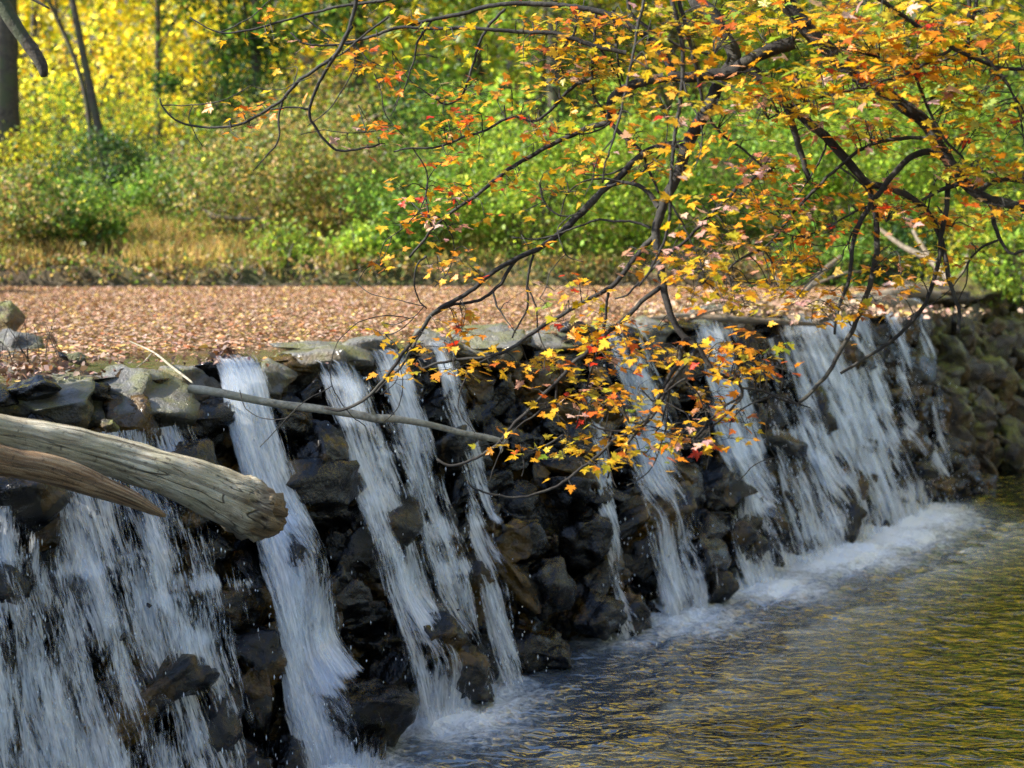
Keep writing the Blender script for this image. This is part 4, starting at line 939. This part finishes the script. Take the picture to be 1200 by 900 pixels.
# where the leaves hang: (x, y, rx, ry, clusters, red share, green share, sky-sheen pink share)
ZONES = [(650, 95, 90, 50, 22, .12, .18, .10), (740, 60, 70, 50, 20, .10, .25, .08), (770, 180, 70, 45, 16, .12, .05, .15), (680, 200, 70, 40, 10, .15, .05, .1), (580, 170, 70, 40, 8, .2, .05, .15), (480, 40, 70, 35, 8, .1, .25, .02), (900, 200, 70, 40, 16, .15, .08, .12), (1080, 290, 70, 40, 8, .15, .05, .1), (880, 25, 75, 35, 40, .05, .35, .05), (990, 40, 70, 45, 46, .12, .35, .10), (1120, 40, 85, 50, 52, .12, .30, .05), (930, 110, 60, 40, 34, .05, .55, .04), (1040, 90, 60, 35, 34, .15, .10, .15),
         (1140, 130, 65, 55, 46, .10, .35, .10), (1010, 150, 60, 30, 22, .10, .15, .15), (1150, 200, 60, 30, 34, .15, .15, .12), (870, 140, 50, 40, 24, .08, .15, .2), (760, 120, 60, 40, 24, .15, .05, .2), (800, 40, 50, 30, 18, .1, .25, .1),
         (700, 75, 70, 40, 22, .15, .1, .1), (640, 30, 90, 22, 18, .08, .15, .02), (560, 60, 90, 45, 16, .08, .2, .03), (420, 60, 45, 50, 12, .08, .12, .03), (330, 45, 60, 28, 12, .15, .1, .03), (280, 140, 60, 22, 8, .35, .1, .05),
         (440, 160, 35, 18, 8, .5, .1, .35), (430, 85, 30, 25, 6, .3, .1, .05), (560, 135, 80, 25, 16, .15, .05, .15), (540, 110, 35, 20, 8, .05, .05, .1), (530, 230, 40, 28, 14, .25, .03, .2), (500, 262, 40, 22, 8, .1, .05, .35), (630, 220, 40, 25, 8, .1, 0, .05),
         (640, 150, 50, 18, 8, .3, 0, .1), (730, 180, 60, 30, 12, .1, .0, .15), (860, 230, 50, 20, 10, .15, 0, .05), (940, 250, 60, 30, 24, .12, .03, .12), (1040, 245, 40, 30, 12, .3, .0, .05), (940, 290, 60, 30, 22, .1, .05, .2), (1060, 325, 50, 16, 14, .15, 0, .1),
         (820, 285, 50, 30, 16, .12, .2, .4), (840, 320, 55, 35, 26, .05, .2, .25), (760, 305, 45, 22, 12, .1, .05, .45), (850, 350, 50, 22, 16, .03, .25, .1), (980, 370, 60, 25, 20, .15, .03, .2), (930, 340, 50, 15, 10, .1, .1, .2), (660, 350, 60, 25, 10, .3, .1, .1), (530, 310, 60, 15, 9, .15, .05, .15),
         (490, 400, 40, 25, 10, .05, .05, .05), (540, 385, 30, 25, 9, .1, .1, .02), (530, 435, 30, 12, 5, .0, .05, .1), (570, 425, 20, 12, 4, .05, 0, 0), (700, 405, 70, 22, 30, .12, .12, .12), (650, 430, 50, 12, 12, .1, .05, .15), (760, 420, 50, 22, 16, .15, .05, .1),
         (720, 470, 60, 25, 26, .12, .05, .15), (860, 430, 40, 25, 30, .25, .06, .03), (825, 470, 25, 18, 8, .7, .0, .1), (740, 520, 60, 22, 20, .12, .08, .08), (660, 530, 40, 18, 8, .15, .1, .02), (800, 520, 45, 22, 14, .05, .05, .08), (865, 500, 25, 20, 5, .05, .05, .05), (610, 510, 30, 20, 4, .3, 0, .1), (690, 460, 40, 15, 8, .3, 0, .2), (470, 440, 30, 25, 3, 0, 0, 0),
         (450, 310, 30, 10, 4, .2, 0, .2), (1180, 250, 25, 20, 10, .2, .05, .1), (1100, 250, 40, 15, 8, .2, 0, .05), (700, 20, 60, 18, 10, .15, .2, .1), (520, 190, 30, 12, 3, .2, 0, .1)]
GLD = [(6, (.60, .36, .02)), (4, (.60, .43, .03)), (4, (.62, .26, .018)), (2, (.40, .36, .03)), (1, (.42, .12, .02))]
ORG = [(4, (.70, .25, .018)), (2, (.62, .12, .015)), (1, (.50, .035, .015))]
GRM = [(4, (.36, .38, .03)), (3, (.20, .30, .03)), (2, (.50, .44, .03))]
SHEEN_PNK = [(3, (.58, .36, .34)), (2, (.62, .44, .40)), (2, (.50, .24, .17))]  # leaf undersides with reflected sky painted into the colour
clusters = []
allS = np.vstack(BR); bid = np.concatenate([np.full(len(s), i) for i, s in enumerate(BR)])
twigs = {}; leafs = {}
for (zx, zy, rx, ry, nc, pr, pg, pp) in ZONES:
    for _ in range(int(nc * (1.1 if (zx > 780 and zy < 300) else .85) + .5)):
        x, y = zx + RNG.normal() * rx * .55, zy + RNG.normal() * ry * .55
        d2 = (allS[:, 0] - x) ** 2 + (allS[:, 1] - y) ** 2 + 60 * np.abs(allS[:, 3] - 1.2) ** 2; i = int(np.argmin(d2))
        if d2[i] > 105 ** 2: continue
        s = allS[i]; dep = s[2] + RNG.normal() * .22 * min(1, math.sqrt(d2[i]) / 25 + .3); b = bid[i]
        a = P(s[0], s[1], s[2]); e = P(x, y, dep); L = np.linalg.norm(e - a)
        mid = (a + e) / 2 + [0, 0, .12 * L] + RNG.normal(size=3) * .05 * L
        tw = spline(np.array([a, mid, e]), max(.02, L / 8)); twigs.setdefault(b, []).append(tw)
        nl = int(RNG.integers(3, 8)); u = RNG.random()
        base = ORG if u < pr else GRM if u < pr + pg else SHEEN_PNK if u < pr + pg + pp else GLD
        for _k in range(nl):
            q = e + RNG.normal(size=3) * np.array([.045, .06, .022]); pal = base if RNG.random() < .78 else GLD
            big = RNG.uniform(.026, .052) * (1.25 if y < 130 and x > 840 else 1)
            leafs.setdefault(b, []).append((q, big, palette(1, pal, .12)[0], e))
for i, s in enumerate(BR):
    pts = np.array([P(x, y, d) for x, y, d in s[:, :3]]); r = np.maximum(s[:, 3] * 1.15, .6) / F * s[:, 2]
    if i < 2:
        j = np.argmin(np.linalg.norm(TRUNK - (pts[0] + [0, 0, -.5]), axis=1)); pre = spline(np.array([TRUNK[j], (TRUNK[j] + pts[0]) / 2 + [0, 0, .1], pts[0]]), .1)[:-1]
        pts = np.vstack([pre, pts]); r = np.concatenate([np.full(len(pre), r[0] * 1.05), r])
    g = Geo(); tube(g, pts, r, 12 if r.max() > .012 else 7, rough=.09, seed=i)
    if i in twigs:
        for tw in twigs[i]: tube(g, tw, np.linspace(.0026, .0014, len(tw)), 5, cap=False)
        for q, sz, c, e in leafs[i]: tube(g, np.array([e, (e + q) / 2 + [0, 0, .006], q]), .0009, 3, cap=False)
    br = g.build('branch', M_bark, maple, smooth=True)
    if i in twigs:
        L = leafs[i]; C = np.array([l[0] for l in L]); E = np.array([l[3] for l in L]); n = len(L); dr = (C - E); dr /= np.linalg.norm(dr, axis=1)[:, None] + 1e-6
        nr = np.tile([0, -.22, .95], (n, 1)) + RNG.normal(size=(n, 3)) * .36
        g = Geo(); leaves(g, C, np.array([l[1] for l in L]), nr, np.array([l[2] for l in L]), 'maple', droop=dr * .8 + [0, -.15, -.45])
        g.build('foliage', M_maple, br)
# upper crown, above the frame
cc, pt, k = crown_pts(np.array([2.9, 5.9, 6.4]), np.array([2.6, 2.2, 1.6]), 50, 2600, .22, .3)
g = Geo()
for q in cc[:30]:
    a = TRUNK[int(RNG.integers(len(TRUNK) // 2, len(TRUNK)))]; bp = spline(np.array([a, (a + q) / 2 + [0, 0, .2], q]), .15); tube(g, bp, np.linspace(.035, .006, len(bp)), 6)
up = g.build('branch', M_bark, maple, smooth=True)
g = Geo(); leaves(g, pt, RNG.uniform(.06, .1, len(pt)), RNG.normal(size=(len(pt), 3)) * .5 + [0, 0, .8], palette(len(pt), GLD + GRM), 'maple'); g.build('foliage', M_maple, up)

# ------------------------------------------------------------------ render settings
scene.render.engine = 'CYCLES'
c = scene.cycles
c.max_bounces = 7; c.diffuse_bounces = 3; c.glossy_bounces = 3; c.transmission_bounces = 4; c.transparent_max_bounces = 20
c.use_denoising = True; c.denoiser = 'OPENIMAGEDENOISE'; c.denoising_input_passes = 'RGB_ALBEDO_NORMAL'; c.denoising_prefilter = 'NONE'; c.sample_clamp_indirect = 6; c.caustics_reflective = False; c.caustics_refractive = False
vs = scene.view_settings; vs.view_transform = 'Standard'; vs.look = 'None'; vs.gamma = 1; vs.exposure = 1.55; vs.use_curve_mapping = False
